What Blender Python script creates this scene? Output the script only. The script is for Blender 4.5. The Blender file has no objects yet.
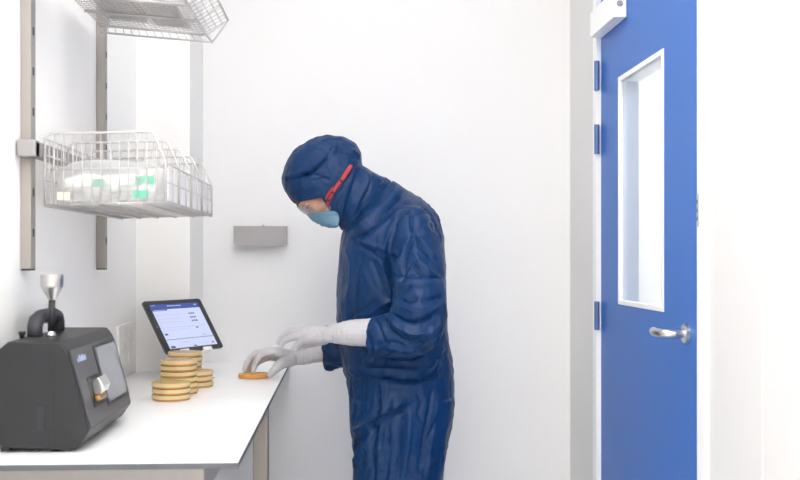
import bpy, bmesh, math, random
from mathutils import Vector, Matrix, noise

random.seed(4)
C = bpy.context.scene.collection
PI = math.pi

# ------------------------------------------------------------------ camera geometry
FPX, TH, CH, HV = 1050.0, math.atan(55 / 1050), 1.227, 256.0
ST, CT = math.sin(TH), math.cos(TH)


def P(u, v, Y):
    """the point at distance plane Y seen at picture position (u, v)"""
    a = (u - 400) / FPX
    t = Y / (CT - ST * a)
    return Vector((t * (CT * a + ST), Y, CH + t * (HV - v) / FPX))


def PX(u, v, X):
    """the point on the vertical plane X seen at (u, v)"""
    a = (u - 400) / FPX
    t = X / (CT * a + ST)
    return Vector((X, t * (CT - ST * a), CH + t * (HV - v) / FPX))


def PZ(u, v, Z):
    """the point on the level plane Z seen at (u, v)"""
    a = (u - 400) / FPX
    t = (Z - CH) * FPX / (HV - v)
    return Vector((t * (CT * a + ST), t * (CT - ST * a), Z))


# ------------------------------------------------------------------ materials
def srgb(r, g, b):
    def c(x):
        x /= 255
        return x / 12.92 if x <= 0.04045 else ((x + 0.055) / 1.055) ** 2.4
    return (c(r), c(g), c(b), 1)


def mat(name, col, rough=0.5, metal=0.0, noise_amt=0.0, noise_scale=8.0, bump=0.0, bump_scale=60.0,
        emit=None, emit_s=0.0, trans=0.0, ior=1.45, alpha=1.0, sheen=0.0, coat=0.0, spec=None, aniso=None, sss=0.0):
    m = bpy.data.materials.new(name)
    m.use_nodes = True
    nt = m.node_tree
    b = nt.nodes['Principled BSDF']
    b.inputs['Base Color'].default_value = col
    b.inputs['Roughness'].default_value = rough
    b.inputs['Metallic'].default_value = metal
    b.inputs['IOR'].default_value = ior
    b.inputs['Transmission Weight'].default_value = trans
    b.inputs['Alpha'].default_value = alpha
    b.inputs['Sheen Weight'].default_value = sheen
    b.inputs['Coat Weight'].default_value = coat
    if sss:
        b.inputs['Subsurface Weight'].default_value = sss
        b.inputs['Subsurface Radius'].default_value = (0.01, 0.005, 0.003)
    if spec is not None:
        b.inputs['Specular IOR Level'].default_value = spec
    if emit:
        b.inputs['Emission Color'].default_value = emit
        b.inputs['Emission Strength'].default_value = emit_s
    tc = nt.nodes.new('ShaderNodeTexCoord')
    if noise_amt > 0:
        n = nt.nodes.new('ShaderNodeTexNoise')
        n.inputs['Scale'].default_value = noise_scale
        n.inputs['Detail'].default_value = 5
        nt.links.new(tc.outputs['Object'], n.inputs['Vector'])
        if aniso:
            mp = nt.nodes.new('ShaderNodeMapping')
            mp.inputs['Scale'].default_value = aniso
            nt.links.new(tc.outputs['Object'], mp.inputs['Vector'])
            nt.links.new(mp.outputs['Vector'], n.inputs['Vector'])
        mx = nt.nodes.new('ShaderNodeMix')
        mx.data_type = 'RGBA'
        mx.inputs[6].default_value = tuple(max(0, x * (1 - noise_amt)) for x in col[:3]) + (1,)
        mx.inputs[7].default_value = tuple(min(1, x * (1 + noise_amt)) for x in col[:3]) + (1,)
        nt.links.new(n.outputs['Fac'], mx.inputs[0])
        nt.links.new(mx.outputs[2], b.inputs['Base Color'])
    if bump > 0:
        n2 = nt.nodes.new('ShaderNodeTexNoise')
        n2.inputs['Scale'].default_value = bump_scale
        n2.inputs['Detail'].default_value = 4
        if aniso:
            mp2 = nt.nodes.new('ShaderNodeMapping')
            mp2.inputs['Scale'].default_value = aniso
            nt.links.new(tc.outputs['Object'], mp2.inputs['Vector'])
            nt.links.new(mp2.outputs['Vector'], n2.inputs['Vector'])
        else:
            nt.links.new(tc.outputs['Object'], n2.inputs['Vector'])
        bp = nt.nodes.new('ShaderNodeBump')
        bp.inputs['Strength'].default_value = bump
        bp.inputs['Distance'].default_value = 0.006
        nt.links.new(n2.outputs['Fac'], bp.inputs['Height'])
        nt.links.new(bp.outputs['Normal'], b.inputs['Normal'])
    return m


def glass_mat(name, tint, gloss=0.08, rough=0.03, diffuse=0.0, dcol=(1, 1, 1, 1)):
    """thin clear sheet: mostly see-through, a little mirror, optionally a little milky"""
    m = bpy.data.materials.new(name)
    m.use_nodes = True
    nt = m.node_tree
    nt.nodes.clear()
    out = nt.nodes.new('ShaderNodeOutputMaterial')
    tr = nt.nodes.new('ShaderNodeBsdfTransparent')
    tr.inputs[0].default_value = tint
    gl = nt.nodes.new('ShaderNodeBsdfGlossy')
    gl.inputs['Roughness'].default_value = rough
    lw = nt.nodes.new('ShaderNodeLayerWeight')
    lw.inputs['Blend'].default_value = 0.35
    mul = nt.nodes.new('ShaderNodeMath')
    mul.operation = 'MULTIPLY_ADD'
    mul.inputs[1].default_value = 0.5
    mul.inputs[2].default_value = gloss
    nt.links.new(lw.outputs['Fresnel'], mul.inputs[0])
    mx = nt.nodes.new('ShaderNodeMixShader')
    nt.links.new(mul.outputs[0], mx.inputs[0])
    base = tr
    if diffuse > 0:
        df = nt.nodes.new('ShaderNodeBsdfDiffuse')
        df.inputs[0].default_value = dcol
        m2 = nt.nodes.new('ShaderNodeMixShader')
        m2.inputs[0].default_value = diffuse
        nt.links.new(tr.outputs[0], m2.inputs[1])
        tl = nt.nodes.new('ShaderNodeBsdfTranslucent')
        tl.inputs[0].default_value = dcol
        m3 = nt.nodes.new('ShaderNodeMixShader')
        nt.links.new(df.outputs[0], m3.inputs[1])
        nt.links.new(tl.outputs[0], m3.inputs[2])
        nt.links.new(m3.outputs[0], m2.inputs[2])
        base = m2
    nt.links.new(base.outputs[0], mx.inputs[1])
    nt.links.new(gl.outputs[0], mx.inputs[2])
    nt.links.new(mx.outputs[0], out.inputs[0])
    return m


def fold_bump(m):
    """fine sharp crumples of thin woven polyester, in the cloth's own relief"""
    nt = m.node_tree
    tc = nt.nodes.new('ShaderNodeTexCoord')
    prev = None
    for sc_, st, dist, aniso in ((11.0, 0.55, 0.012, (1, 1, 0.55)), (30.0, 0.45, 0.005, (1, 1, 0.6)), (90.0, 0.3, 0.0016, (1, 1, 1))):
        mp = nt.nodes.new('ShaderNodeMapping')
        mp.inputs['Scale'].default_value = aniso
        nt.links.new(tc.outputs['Object'], mp.inputs['Vector'])
        n = nt.nodes.new('ShaderNodeTexNoise')
        n.noise_type = 'RIDGED_MULTIFRACTAL'
        n.inputs['Scale'].default_value = sc_
        n.inputs['Detail'].default_value = 2.5
        n.inputs['Roughness'].default_value = 0.45
        n.inputs['Distortion'].default_value = 0.6
        nt.links.new(mp.outputs['Vector'], n.inputs['Vector'])
        bp = nt.nodes.new('ShaderNodeBump')
        bp.inputs['Strength'].default_value = st
        bp.inputs['Distance'].default_value = dist
        nt.links.new(n.outputs['Fac'], bp.inputs['Height'])
        if prev:
            nt.links.new(prev.outputs['Normal'], bp.inputs['Normal'])
        prev = bp
    nt.links.new(prev.outputs['Normal'], nt.nodes['Principled BSDF'].inputs['Normal'])


M = {}
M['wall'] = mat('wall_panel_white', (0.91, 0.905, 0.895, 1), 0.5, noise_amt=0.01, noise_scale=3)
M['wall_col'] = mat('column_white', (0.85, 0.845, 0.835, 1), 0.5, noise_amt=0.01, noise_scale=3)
M['wall_right'] = mat('wall_panel_white_dimmer', (0.70, 0.695, 0.69, 1), 0.5, noise_amt=0.01, noise_scale=3)  # same white panel, colour darkened to offset strong light on the right wall
M['wall_back'] = mat('wall_panel_white_dimmed', (0.80, 0.795, 0.79, 1), 0.5, noise_amt=0.01, noise_scale=3)  # panel white lowered in colour because the back wall gets too much light
M['ceiling'] = mat('ceiling_white', (0.88, 0.88, 0.88, 1), 0.6, noise_amt=0.01)
M['floor'] = mat('floor_vinyl', (0.86, 0.86, 0.86, 1), 0.35, noise_amt=0.05, noise_scale=60)
M['seam'] = mat('white_sealant', (0.875, 0.875, 0.875, 1), 0.5, noise_amt=0.01)
M['frame_white'] = mat('white_powder_coat', (0.87, 0.87, 0.87, 1), 0.35, noise_amt=0.01)
M['door_blue'] = mat('blue_laminate', srgb(42, 102, 184), 0.45, noise_amt=0.02, noise_scale=4, bump=0.02, bump_scale=400)
M['reveal'] = mat('pale_blue_grey_reveal', srgb(168, 180, 206), 0.45, noise_amt=0.02)
M['hinge'] = mat('blue_grey_hinge', srgb(92, 118, 165), 0.4, 0.5, noise_amt=0.05)
M['steel'] = mat('brushed_steel', srgb(200, 198, 195), 0.28, 1.0, noise_amt=0.08, noise_scale=12, aniso=(1, 1, 12))
M['steel_matt'] = mat('matt_steel', srgb(158, 152, 147), 0.45, 0.4, noise_amt=0.05, noise_scale=14, aniso=(12, 12, 1))
M['steel_grey'] = mat('grey_steel_sheet', srgb(158, 155, 155), 0.5, 0.3, noise_amt=0.04, noise_scale=10)
M['chrome'] = mat('chrome', srgb(225, 224, 222), 0.12, 1.0, noise_amt=0.02)
M['apron'] = mat('dull_steel_apron', srgb(168, 162, 158), 0.45, 0.3, noise_amt=0.10, noise_scale=5, aniso=(4, 4, 0.6))
M['leg'] = mat('grey_steel_leg', srgb(134, 127, 122), 0.5, 0.2, noise_amt=0.04, noise_scale=14, aniso=(12, 12, 1))
M['slot'] = mat('dark_slot', srgb(60, 60, 64), 0.6, noise_amt=0.05)
M['wire'] = mat('bright_wire', srgb(196, 193, 192), 0.3, 0.5, noise_amt=0.04, noise_scale=40)
M['wire_panel'] = mat('grey_mesh_panel', srgb(240, 238, 236), 0.5, 0.0, noise_amt=0.08, noise_scale=200)
M['hpl'] = mat('white_laminate', (0.88, 0.88, 0.885, 1), 0.3, noise_amt=0.01, noise_scale=5)
M['core'] = mat('dark_laminate_core', srgb(84, 86, 92), 0.5, noise_amt=0.06, noise_scale=40)
M['counter'] = mat('dark_grey_housing', srgb(34, 34, 37), 0.42, noise_amt=0.05, noise_scale=30, bump=0.06, bump_scale=500)
M['counter_panel'] = mat('grey_front_panel', srgb(82, 81, 83), 0.45, noise_amt=0.05, noise_scale=30)
M['black'] = mat('black_plastic', srgb(38, 38, 42), 0.4, noise_amt=0.06, noise_scale=30)
M['rubber'] = mat('dark_rubber', srgb(58, 60, 65), 0.6, noise_amt=0.06, noise_scale=30)
M['lcd'] = mat('grey_display', srgb(128, 132, 138), 0.2, noise_amt=0.03, coat=0.6)
M['brass'] = mat('brass', srgb(190, 150, 90), 0.3, 0.9, noise_amt=0.05)
M['logo'] = mat('pale_blue_print', srgb(190, 205, 240), 0.5, noise_amt=0.02)
M['socket'] = mat('white_plastic', (0.84, 0.83, 0.81, 1), 0.35, noise_amt=0.01)
M['socket_in'] = mat('warm_white_plastic', srgb(232, 228, 223), 0.4, noise_amt=0.02)
M['navy'] = mat('navy_polyester', srgb(11, 46, 88), 0.40, noise_amt=0.12, noise_scale=16, sheen=0.0, spec=0.25)
fold_bump(M['navy'])
M['navy_hem'] = mat('navy_hem', srgb(10, 30, 66), 0.6, noise_amt=0.08, noise_scale=60, bump=0.2, bump_scale=120)
M['glove'] = mat('white_nitrile', srgb(188, 186, 190), 0.5, noise_amt=0.02, noise_scale=40, bump=0.12, bump_scale=110, sss=0.05)
M['skin'] = mat('skin', srgb(212, 158, 128), 0.5, noise_amt=0.06, noise_scale=60, bump=0.05, bump_scale=300, sss=0.1)
M['lash'] = mat('dark_hair', srgb(52, 38, 32), 0.6, noise_amt=0.1)
M['eye'] = mat('eye_white', srgb(225, 220, 215), 0.2, noise_amt=0.02)
M['mask'] = mat('pale_blue_nonwoven', srgb(100, 136, 160), 0.8, noise_amt=0.06, noise_scale=120, bump=0.15, bump_scale=150)
M['red'] = mat('red_plastic', srgb(158, 40, 48), 0.45, noise_amt=0.05, noise_scale=30)
M['lens'] = glass_mat('clear_lens', (0.96, 0.97, 0.98, 1), 0.03, 0.04, 0.03)
M['glass'] = glass_mat('window_glass', (0.95, 0.97, 0.98, 1), 0.04, 0.02)
M['acrylic'] = glass_mat('clear_acrylic', (0.94, 0.95, 0.96, 1), 0.06, 0.05, 0.12)
M['film'] = glass_mat('clear_film_bag', (0.99, 0.99, 0.99, 1), 0.03, 0.25, 0.30, (0.98, 0.98, 0.99, 1))
M['pack'] = mat('white_paper_pack', srgb(248, 248, 246), 0.6, noise_amt=0.02, bump=0.2, bump_scale=40)
M['pack_cream'] = mat('cream_label', srgb(238, 222, 198), 0.6, noise_amt=0.03)
M['pack_pink'] = mat('pale_peach_pack', srgb(238, 214, 200), 0.6, noise_amt=0.03)
M['green'] = mat('green_print', srgb(105, 185, 158), 0.5, noise_amt=0.05)
M['carton'] = mat('grey_carton', srgb(208, 206, 203), 0.7, noise_amt=0.05)
M['agar'] = mat('amber_agar', (1.0, 0.62, 0.15, 1), 0.35, noise_amt=0.04, noise_scale=30, sss=0.6)
M['dish_lid'] = glass_mat('frosted_polystyrene', (1.0, 0.96, 0.86, 1), 0.03, 0.15, 0.76, (1.0, 0.91, 0.56, 1))
M['dish_base'] = glass_mat('amber_filled_base', (1.0, 0.9, 0.6, 1), 0.03, 0.1, 0.6, (1.0, 0.58, 0.18, 1))
M['dish'] = glass_mat('clear_polystyrene', (1.0, 0.985, 0.96, 1), 0.04, 0.08, 0.34, (1.0, 0.74, 0.30, 1))
M['tab_body'] = mat('dark_tablet_shell', srgb(44, 46, 52), 0.35, noise_amt=0.04)
M['tab_edge'] = mat('grey_tablet_edge', srgb(120, 116, 114), 0.35, 0.6, noise_amt=0.04)
M['scr'] = mat('lit_screen', srgb(20, 20, 24), 0.2, emit=srgb(206, 214, 250), emit_s=1.0, noise_amt=0.01)
M['scr_blue'] = mat('lit_screen_header', srgb(20, 20, 24), 0.2, emit=srgb(44, 74, 160), emit_s=1.0, noise_amt=0.01)
M['scr_dark'] = mat('lit_screen_marks', srgb(20, 20, 24), 0.2, emit=srgb(62, 72, 110), emit_s=1.0, noise_amt=0.01)
M['scr_pale'] = mat('lit_screen_lines', srgb(20, 20, 24), 0.2, emit=srgb(178, 184, 222), emit_s=1.0, noise_amt=0.01)
M['lamp_out'] = mat('corridor_led_diffuser', (0.9, 0.9, 0.9, 1), 0.5, emit=(1.0, 1.0, 1.0, 1), emit_s=14.5, noise_amt=0.01)
M['lamp'] = mat('led_diffuser', (0.9, 0.9, 0.9, 1), 0.5, emit=(1.0, 0.985, 0.965, 1), emit_s=7.75, noise_amt=0.01)

# ------------------------------------------------------------------ object helpers


def origin_of(o):
    v = Vector((0, 0, 0))
    while o:
        v = v + o.location
        o = o.parent
    return v


def tag(o, label=None, cat=None, group=None, kind=None):
    if label:
        o['label'] = label
    if cat:
        o['category'] = cat
    if group:
        o['group'] = group
    if kind:
        o['kind'] = kind
    return o


def thing(name, label, cat, loc, group=None, kind=None):
    o = bpy.data.objects.new(name, None)
    o.empty_display_size = 0.05
    C.objects.link(o)
    o.location = loc
    return tag(o, label, cat, group, kind)


class MB:
    """collects shapes in world coordinates and links them as one mesh object"""

    def __init__(self):
        self.bm = bmesh.new()
        self.mats = []
        self.cur = 0

    def use(self, m):
        if m not in self.mats:
            self.mats.append(m)
        self.cur = self.mats.index(m)
        return self

    def _mark(self, faces, smooth):
        for f in faces:
            f.material_index = self.cur
            f.smooth = smooth

    def _merge(self, tmp, smooth=False):
        me = bpy.data.meshes.new('tmp')
        bmesh.ops.recalc_face_normals(tmp, faces=tmp.faces)
        tmp.to_mesh(me)
        tmp.free()
        n0 = len(self.bm.faces)
        self.bm.from_mesh(me)
        bpy.data.meshes.remove(me)
        self.bm.faces.ensure_lookup_table()
        self._mark(self.bm.faces[n0:], smooth)

    def hull(self, pts8, bevel=0.0, seg=2):
        """a box from 8 corners: 4 bottom then 4 top, same winding"""
        t = bmesh.new()
        v = [t.verts.new(p) for p in pts8]
        for f in ((0, 1, 2, 3), (4, 5, 6, 7), (0, 1, 5, 4), (1, 2, 6, 5), (2, 3, 7, 6), (3, 0, 4, 7)):
            t.faces.new([v[i] for i in f])
        if bevel > 0:
            bmesh.ops.bevel(t, geom=list(t.edges), offset=bevel, segments=seg, profile=0.5, affect='EDGES', clamp_overlap=True)
        self._merge(t)
        return self

    def box(self, x0, x1, y0, y1, z0, z1, bevel=0.0, seg=2):
        return self.hull([(x0, y0, z0), (x1, y0, z0), (x1, y1, z0), (x0, y1, z0),
                          (x0, y0, z1), (x1, y0, z1), (x1, y1, z1), (x0, y1, z1)], bevel, seg)

    def prism(self, poly_a, poly_b, bevel=0.0, seg=2):
        t = bmesh.new()
        a = [t.verts.new(p) for p in poly_a]
        b = [t.verts.new(p) for p in poly_b]
        n = len(a)
        t.faces.new(a)
        t.faces.new(b[::-1])
        for i in range(n):
            t.faces.new((a[i], a[(i + 1) % n], b[(i + 1) % n], b[i]))
        if bevel > 0:
            bmesh.ops.bevel(t, geom=list(t.edges), offset=bevel, segments=seg, profile=0.5, affect='EDGES', clamp_overlap=True)
        self._merge(t)
        return self

    def rings(self, rings, close=True, smooth=True, loop=True):
        t = bmesh.new()
        rs = [[t.verts.new(p) for p in r] for r in rings]
        for a, b in zip(rs, rs[1:]):
            n = len(a)
            for i in range(n if loop else n - 1):
                j = (i + 1) % n
                t.faces.new((a[i], a[j], b[j], b[i]))
        if close and loop:
            t.faces.new(rs[0][::-1])
            t.faces.new(rs[-1])
        self._merge(t, smooth)
        return self

    def tube(self, pts, r, n=8, smooth=True, closed=False, flat=None):
        """round bar along pts; r a number or a list; flat = (vector, factor) squashes the section along vector"""
        pts = [Vector(p) for p in pts]
        R = r if isinstance(r, (list, tuple)) else [r] * len(pts)
        rings = []
        up = None
        for i, p in enumerate(pts):
            if closed:
                d = pts[(i + 1) % len(pts)] - pts[i - 1]
            elif i == 0:
                d = pts[1] - pts[0]
            elif i == len(pts) - 1:
                d = pts[-1] - pts[-2]
            else:
                d = (pts[i + 1] - p).normalized() + (p - pts[i - 1]).normalized()
            d.normalize()
            if up is None:
                up = d.orthogonal().normalized()
            up = (up - d * up.dot(d))
            if up.length < 1e-6:
                up = d.orthogonal()
            up.normalize()
            s = d.cross(up)
            ring = []
            for k in range(n):
                a = 2 * PI * k / n
                o = (up * math.cos(a) + s * math.sin(a)) * R[i]
                if flat:
                    fv = Vector(flat[0]).normalized()
                    o = o - fv * o.dot(fv) * (1 - flat[1])
                ring.append(p + o)
            rings.append(ring)
        if closed:
            rings.append(rings[0])
            return self.rings(rings, close=False, smooth=smooth)
        return self.rings(rings, smooth=smooth)

    def limb(self, pts, rad, n=16, flat=None, sub=3, open_end=False):
        """a tapered limb with rounded ends; pts and rad are resampled smoothly"""
        pts = [Vector(p) for p in pts]
        q, r = [], []
        m = len(pts)
        for i in range(m - 1):
            p0, p1, p2, p3 = pts[max(i - 1, 0)], pts[i], pts[i + 1], pts[min(i + 2, m - 1)]
            for k in range(sub):
                t = k / sub
                q.append(0.5 * ((2 * p1) + (p2 - p0) * t + (2 * p0 - 5 * p1 + 4 * p2 - p3) * t * t + (3 * p1 - p0 - 3 * p2 + p3) * t ** 3))
                r.append(rad[i] * (1 - t) + rad[i + 1] * t)
        q.append(pts[-1])
        r.append(rad[-1])
        a, b = (q[0] - q[1]).normalized(), (q[-1] - q[-2]).normalized()
        qa, ra, qb, rb = [], [], [], []
        for ang in (80, 55, 28):
            s = math.radians(ang)
            qa.append(q[0] + a * r[0] * math.sin(s)); ra.append(r[0] * math.cos(s))
        for ang in (28, 55, 80):
            s = math.radians(ang)
            qb.append(q[-1] + b * r[-1] * math.sin(s)); rb.append(r[-1] * math.cos(s))
        if open_end:
            qb, rb = [], []
        return self.tube(qa + q + qb, ra + r + rb, n, flat=flat)

    def ball(self, c, rad, axes=None, nu=24, nv=14):
        ax = axes or (Vector((1, 0, 0)), Vector((0, 1, 0)), Vector((0, 0, 1)))
        rr = rad if isinstance(rad, (list, tuple)) else (rad,) * 3
        rings = []
        for j in range(nv + 1):
            ph = -PI / 2 + PI * (j + 0.02) / (nv + 0.04)
            rings.append([Vector(c) + ax[0] * rr[0] * math.cos(ph) * math.cos(2 * PI * i / nu) +
                          ax[1] * rr[1] * math.cos(ph) * math.sin(2 * PI * i / nu) + ax[2] * rr[2] * math.sin(ph) for i in range(nu)])
        return self.rings(rings)

    def lathe(self, c, prof, n=28, axis=(0, 0, 1), smooth=True):
        ax = Vector(axis).normalized()
        e1 = ax.orthogonal().normalized()
        e2 = ax.cross(e1)
        return self.rings([[Vector(c) + ax * h + (e1 * math.cos(2 * PI * k / n) + e2 * math.sin(2 * PI * k / n)) * max(r, 1e-4)
                            for k in range(n)] for r, h in prof], smooth=smooth)

    def quad(self, a, b, c, d):
        v = [self.bm.verts.new(p) for p in (a, b, c, d)]
        f = self.bm.faces.new(v)
        f.material_index = self.cur
        return self

    def build(self, name, parent=None, m=None, sharp=None):
        me = bpy.data.meshes.new(name)
        if parent:
            off = origin_of(parent)
            bmesh.ops.translate(self.bm, verts=self.bm.verts, vec=-off)
        self.bm.to_mesh(me)
        self.bm.free()
        for k in (self.mats or [m]):
            me.materials.append(k)
        if sharp:
            try:
                me.set_sharp_from_angle(angle=math.radians(sharp))
            except Exception:
                pass
        o = bpy.data.objects.new(name, me)
        C.objects.link(o)
        if parent:
            o.parent = parent
        return o


def one(m):
    return MB().use(m)


def struct(o):
    o['kind'] = 'structure'
    return o


def evaluated(o):
    bpy.context.view_layer.update()
    dg = bpy.context.evaluated_depsgraph_get()
    me = bpy.data.meshes.new_from_object(o.evaluated_get(dg))
    old = o.data
    mats = list(old.materials)
    o.modifiers.clear()
    o.data = me
    me.name = old.name
    me.materials.clear()
    for k in mats:
        me.materials.append(k)
    bpy.data.meshes.remove(old)


def weld(o, voxel, smooth_it=4, fac=0.5):
    """join overlapping closed shapes into one continuous skin"""
    r = o.modifiers.new('r', 'REMESH')
    r.mode = 'VOXEL'
    r.voxel_size = voxel
    r.use_smooth_shade = True
    if smooth_it:
        s = o.modifiers.new('s', 'SMOOTH')
        s.factor = fac
        s.iterations = smooth_it
    evaluated(o)
    for p in o.data.polygons:
        p.use_smooth = True


def carve(o, cutters):
    for c in cutters:
        b = o.modifiers.new('b', 'BOOLEAN')
        b.operation = 'DIFFERENCE'
        b.solver = 'EXACT'
        b.object = c
    evaluated(o)
    for c in cutters:
        me = c.data
        bpy.data.objects.remove(c)
        bpy.data.meshes.remove(me)


# ------------------------------------------------------------------ the room
XL, XR, YB, YF, ZC = -0.643, 0.772, 3.57, -3.6, 2.70
ZT = 0.87                                     # bench top


def wall(name, m, *boxes):
    b = MB().use(m)
    for q in boxes:
        b.box(*q)
    return struct(b.build(name))


hinge_y = PX(597, 256, XR - 0.008).y
latch_y = PX(697, 256, XR - 0.010).y
FW = 0.045
door_top = 2.10
wall('floor', M['floor'], (XL - 0.1, XR + 2.0, YF - 0.1, YB + 0.1, -0.08, 0.0))
wall('ceiling', M['ceiling'], (XL - 0.1, XR + 2.0, YF - 0.1, YB + 0.1, ZC, ZC + 0.08))
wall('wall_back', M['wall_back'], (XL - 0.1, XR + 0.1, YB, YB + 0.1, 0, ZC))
wall('wall_left', M['wall'], (XL - 0.1, XL, YF, YB, 0, ZC))
wall('wall_front', M['wall'], (XL - 0.1, XR + 0.1, YF - 0.1, YF, 0, ZC))
y_n, y_f = latch_y - FW - 0.004, hinge_y + FW + 0.004
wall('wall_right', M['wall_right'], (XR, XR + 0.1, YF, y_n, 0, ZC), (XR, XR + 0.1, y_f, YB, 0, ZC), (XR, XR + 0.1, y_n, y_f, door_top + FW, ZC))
# boxed column in the corner
pil_y = PX(136, 256, XL).y
pil_x = P(190, 256, pil_y).x
wall('wall_corner', M['wall_col'], (XL, pil_x, pil_y, YB, 0, ZC))
# sealed joints between the wall panels
b = one(M['wall_right'])
for u in (762,):
    y = PX(u, 256, XR).y
    b.box(XR - 0.0015, XR, y - 0.004, y + 0.004, 0.0, ZC)
struct(b.build('trim_1'))
# the lit corridor beyond the door
wall('wall_corridor', M['wall_back'], (XR + 1.5, XR + 1.6, YF, YB + 2.6, 0, ZC), (XR + 0.1, XR + 1.5, YB + 2.5, YB + 2.6, 0, ZC), (XR + 0.1, XR + 1.5, YF - 0.1, YF, 0, ZC),
     (XR + 0.1, XR + 0.2, YB + 0.1, YB + 2.6, 0, ZC))
wall('floor_corridor', M['floor'], (XR + 0.1, XR + 1.6, YB + 0.1, YB + 2.6, -0.08, 0))
wall('ceiling_corridor', M['ceiling'], (XR + 0.1, XR + 1.6, YB + 0.1, YB + 2.6, ZC, ZC + 0.08))


def ceiling_light(x0, x1, y0, y1, label, group, lm='lamp'):
    t = thing('ceiling_light', label, 'light', ((x0 + x1) / 2, (y0 + y1) / 2, ZC - 0.012), group)
    one(M[lm]).box(x0, x1, y0, y1, ZC - 0.010, ZC - 0.002).build('diffuser', t)
    f = one(M['frame_white'])
    w = 0.02
    f.box(x0 - w, x0, y0 - w, y1 + w, ZC - 0.014, ZC - 0.0005).box(x1, x1 + w, y0 - w, y1 + w, ZC - 0.014, ZC - 0.0005)
    f.box(x0, x1, y0 - w, y0, ZC - 0.014, ZC - 0.0005).box(x0, x1, y1, y1 + w, ZC - 0.014, ZC - 0.0005)
    f.build('frame', t)


ceiling_light(-0.20, 0.34, 2.05, 2.55, 'flat white ceiling lamp above the person and the bench end', 'ceiling lamps')
ceiling_light(-0.48, 0.45, 0.2, 1.5, 'unseen fill lamp on the ceiling above the front end of the bench', 'ceiling lamps')  # unseen, made wide and set back to flatten light on the back wall
ceiling_light(-0.48, 0.45, -1.6, -0.3, 'unseen fill lamp on the ceiling behind the camera position', 'ceiling lamps')  # unseen, added behind the camera for more even light
ceiling_light(-0.48, 0.45, -3.3, -2.0, 'unseen fill lamp on the ceiling at the far end behind the camera', 'ceiling lamps')  # unseen rearmost lamp, added to reach the lower back wall
ceiling_light(XR + 0.5, XR + 1.1, 1.2, 2.6, 'flat white ceiling lamp in the corridor beyond the blue door, near end', 'corridor lamps', 'lamp_out')
ceiling_light(XR + 0.5, XR + 1.1, 3.4, 5.2, 'flat white ceiling lamp in the corridor beyond the blue door, far end', 'corridor lamps', 'lamp_out')

# ------------------------------------------------------------------ the blue door
XD = XR + 0.004                               # face of the leaf
door = thing('door_1', 'blue door with narrow tall window and steel lever handle', 'door', (XD, hinge_y, 0), kind='structure')
wa, wb = PX(619, 78, XD), PX(664, 48, XD)
wy1, wy0 = wa.y, wb.y                         # far, near edge of the window
wz1 = (wa.z + wb.z) / 2
wz0 = (PX(619, 304, XD).z + PX(664, 312, XD).z) / 2
DT = 0.055
lf = one(M['door_blue'])
y0, y1 = latch_y + 0.002, hinge_y - 0.002
lf.box(XD, XD + DT, y0, wy0, 0.006, door_top).box(XD, XD + DT, wy1, y1, 0.006, door_top)
lf.box(XD, XD + DT, wy0, wy1, 0.006, wz0).box(XD, XD + DT, wy0, wy1, wz1, door_top)
lf.build('leaf', door)
fr = one(M['frame_white'])
bw, bx = 0.012, 0.003
fr.box(XD - bx, XD + 0.009, wy0, wy0 + bw, wz0, wz1).box(XD - bx, XD + 0.009, wy1 - bw, wy1, wz0, wz1)
fr.box(XD - bx, XD + 0.009, wy0 + bw, wy1 - bw, wz0, wz0 + bw).box(XD - bx, XD + DT, wy0 + bw, wy1 - bw, wz1 - bw, wz1)
wf = fr.build('window_frame', door)
rv = one(M['reveal'])
rv.box(XD + 0.009, XD + DT, wy0, wy0 + 0.006, wz0, wz1).box(XD + 0.009, XD + DT, wy1 - 0.006, wy1, wz0, wz1)
rv.box(XD + 0.009, XD + DT, wy0 + 0.006, wy1 - 0.006, wz0, wz0 + 0.006).box(XD + 0.009, XD + DT, wy0 + 0.006, wy1 - 0.006, wz1 - 0.006, wz1)
rv.build('window_reveal', wf)
one(M['glass']).box(XD + 0.002, XD + 0.008, wy0 + bw, wy1 - bw, wz0 + bw, wz1 - bw).build('window_pane', wf)
j = one(M['frame_white'])
# jambs and head, standing a little proud of the wall
for (a, c) in ((latch_y - FW, latch_y), (hinge_y, hinge_y + FW)):
    j.box(XR - 0.010, XR + 0.10, a, c, 0, door_top + FW)
j.box(XR - 0.010, XR + 0.10, latch_y, hinge_y, door_top + 0.003, door_top + FW)
j.box(XD + DT + 0.002, XR + 0.10, latch_y, latch_y + 0.012, 0, door_top).box(XD + DT + 0.002, XR + 0.10, hinge_y - 0.012, hinge_y, 0, door_top)
j.build('door_frame', door)
for va, vb in ((63, 92), (126, 155), (301, 329)):
    za, zb = PX(597.5, va, XR).z, PX(597.5, vb, XR).z
    h = one(M['hinge'])
    h.lathe((XR - 0.010, hinge_y - 0.006, zb), [(0.0005, 0), (0.008, 0), (0.008, (za - zb) * 0.49), (0.0072, (za - zb) * 0.5), (0.008, (za - zb) * 0.51), (0.008, za - zb), (0.0005, za - zb)], 14, smooth=False)
    h.box(XR - 0.0115, XR - 0.010, hinge_y + 0.0005, hinge_y + 0.012, zb, za)
    h.build('hinge', door)
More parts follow.
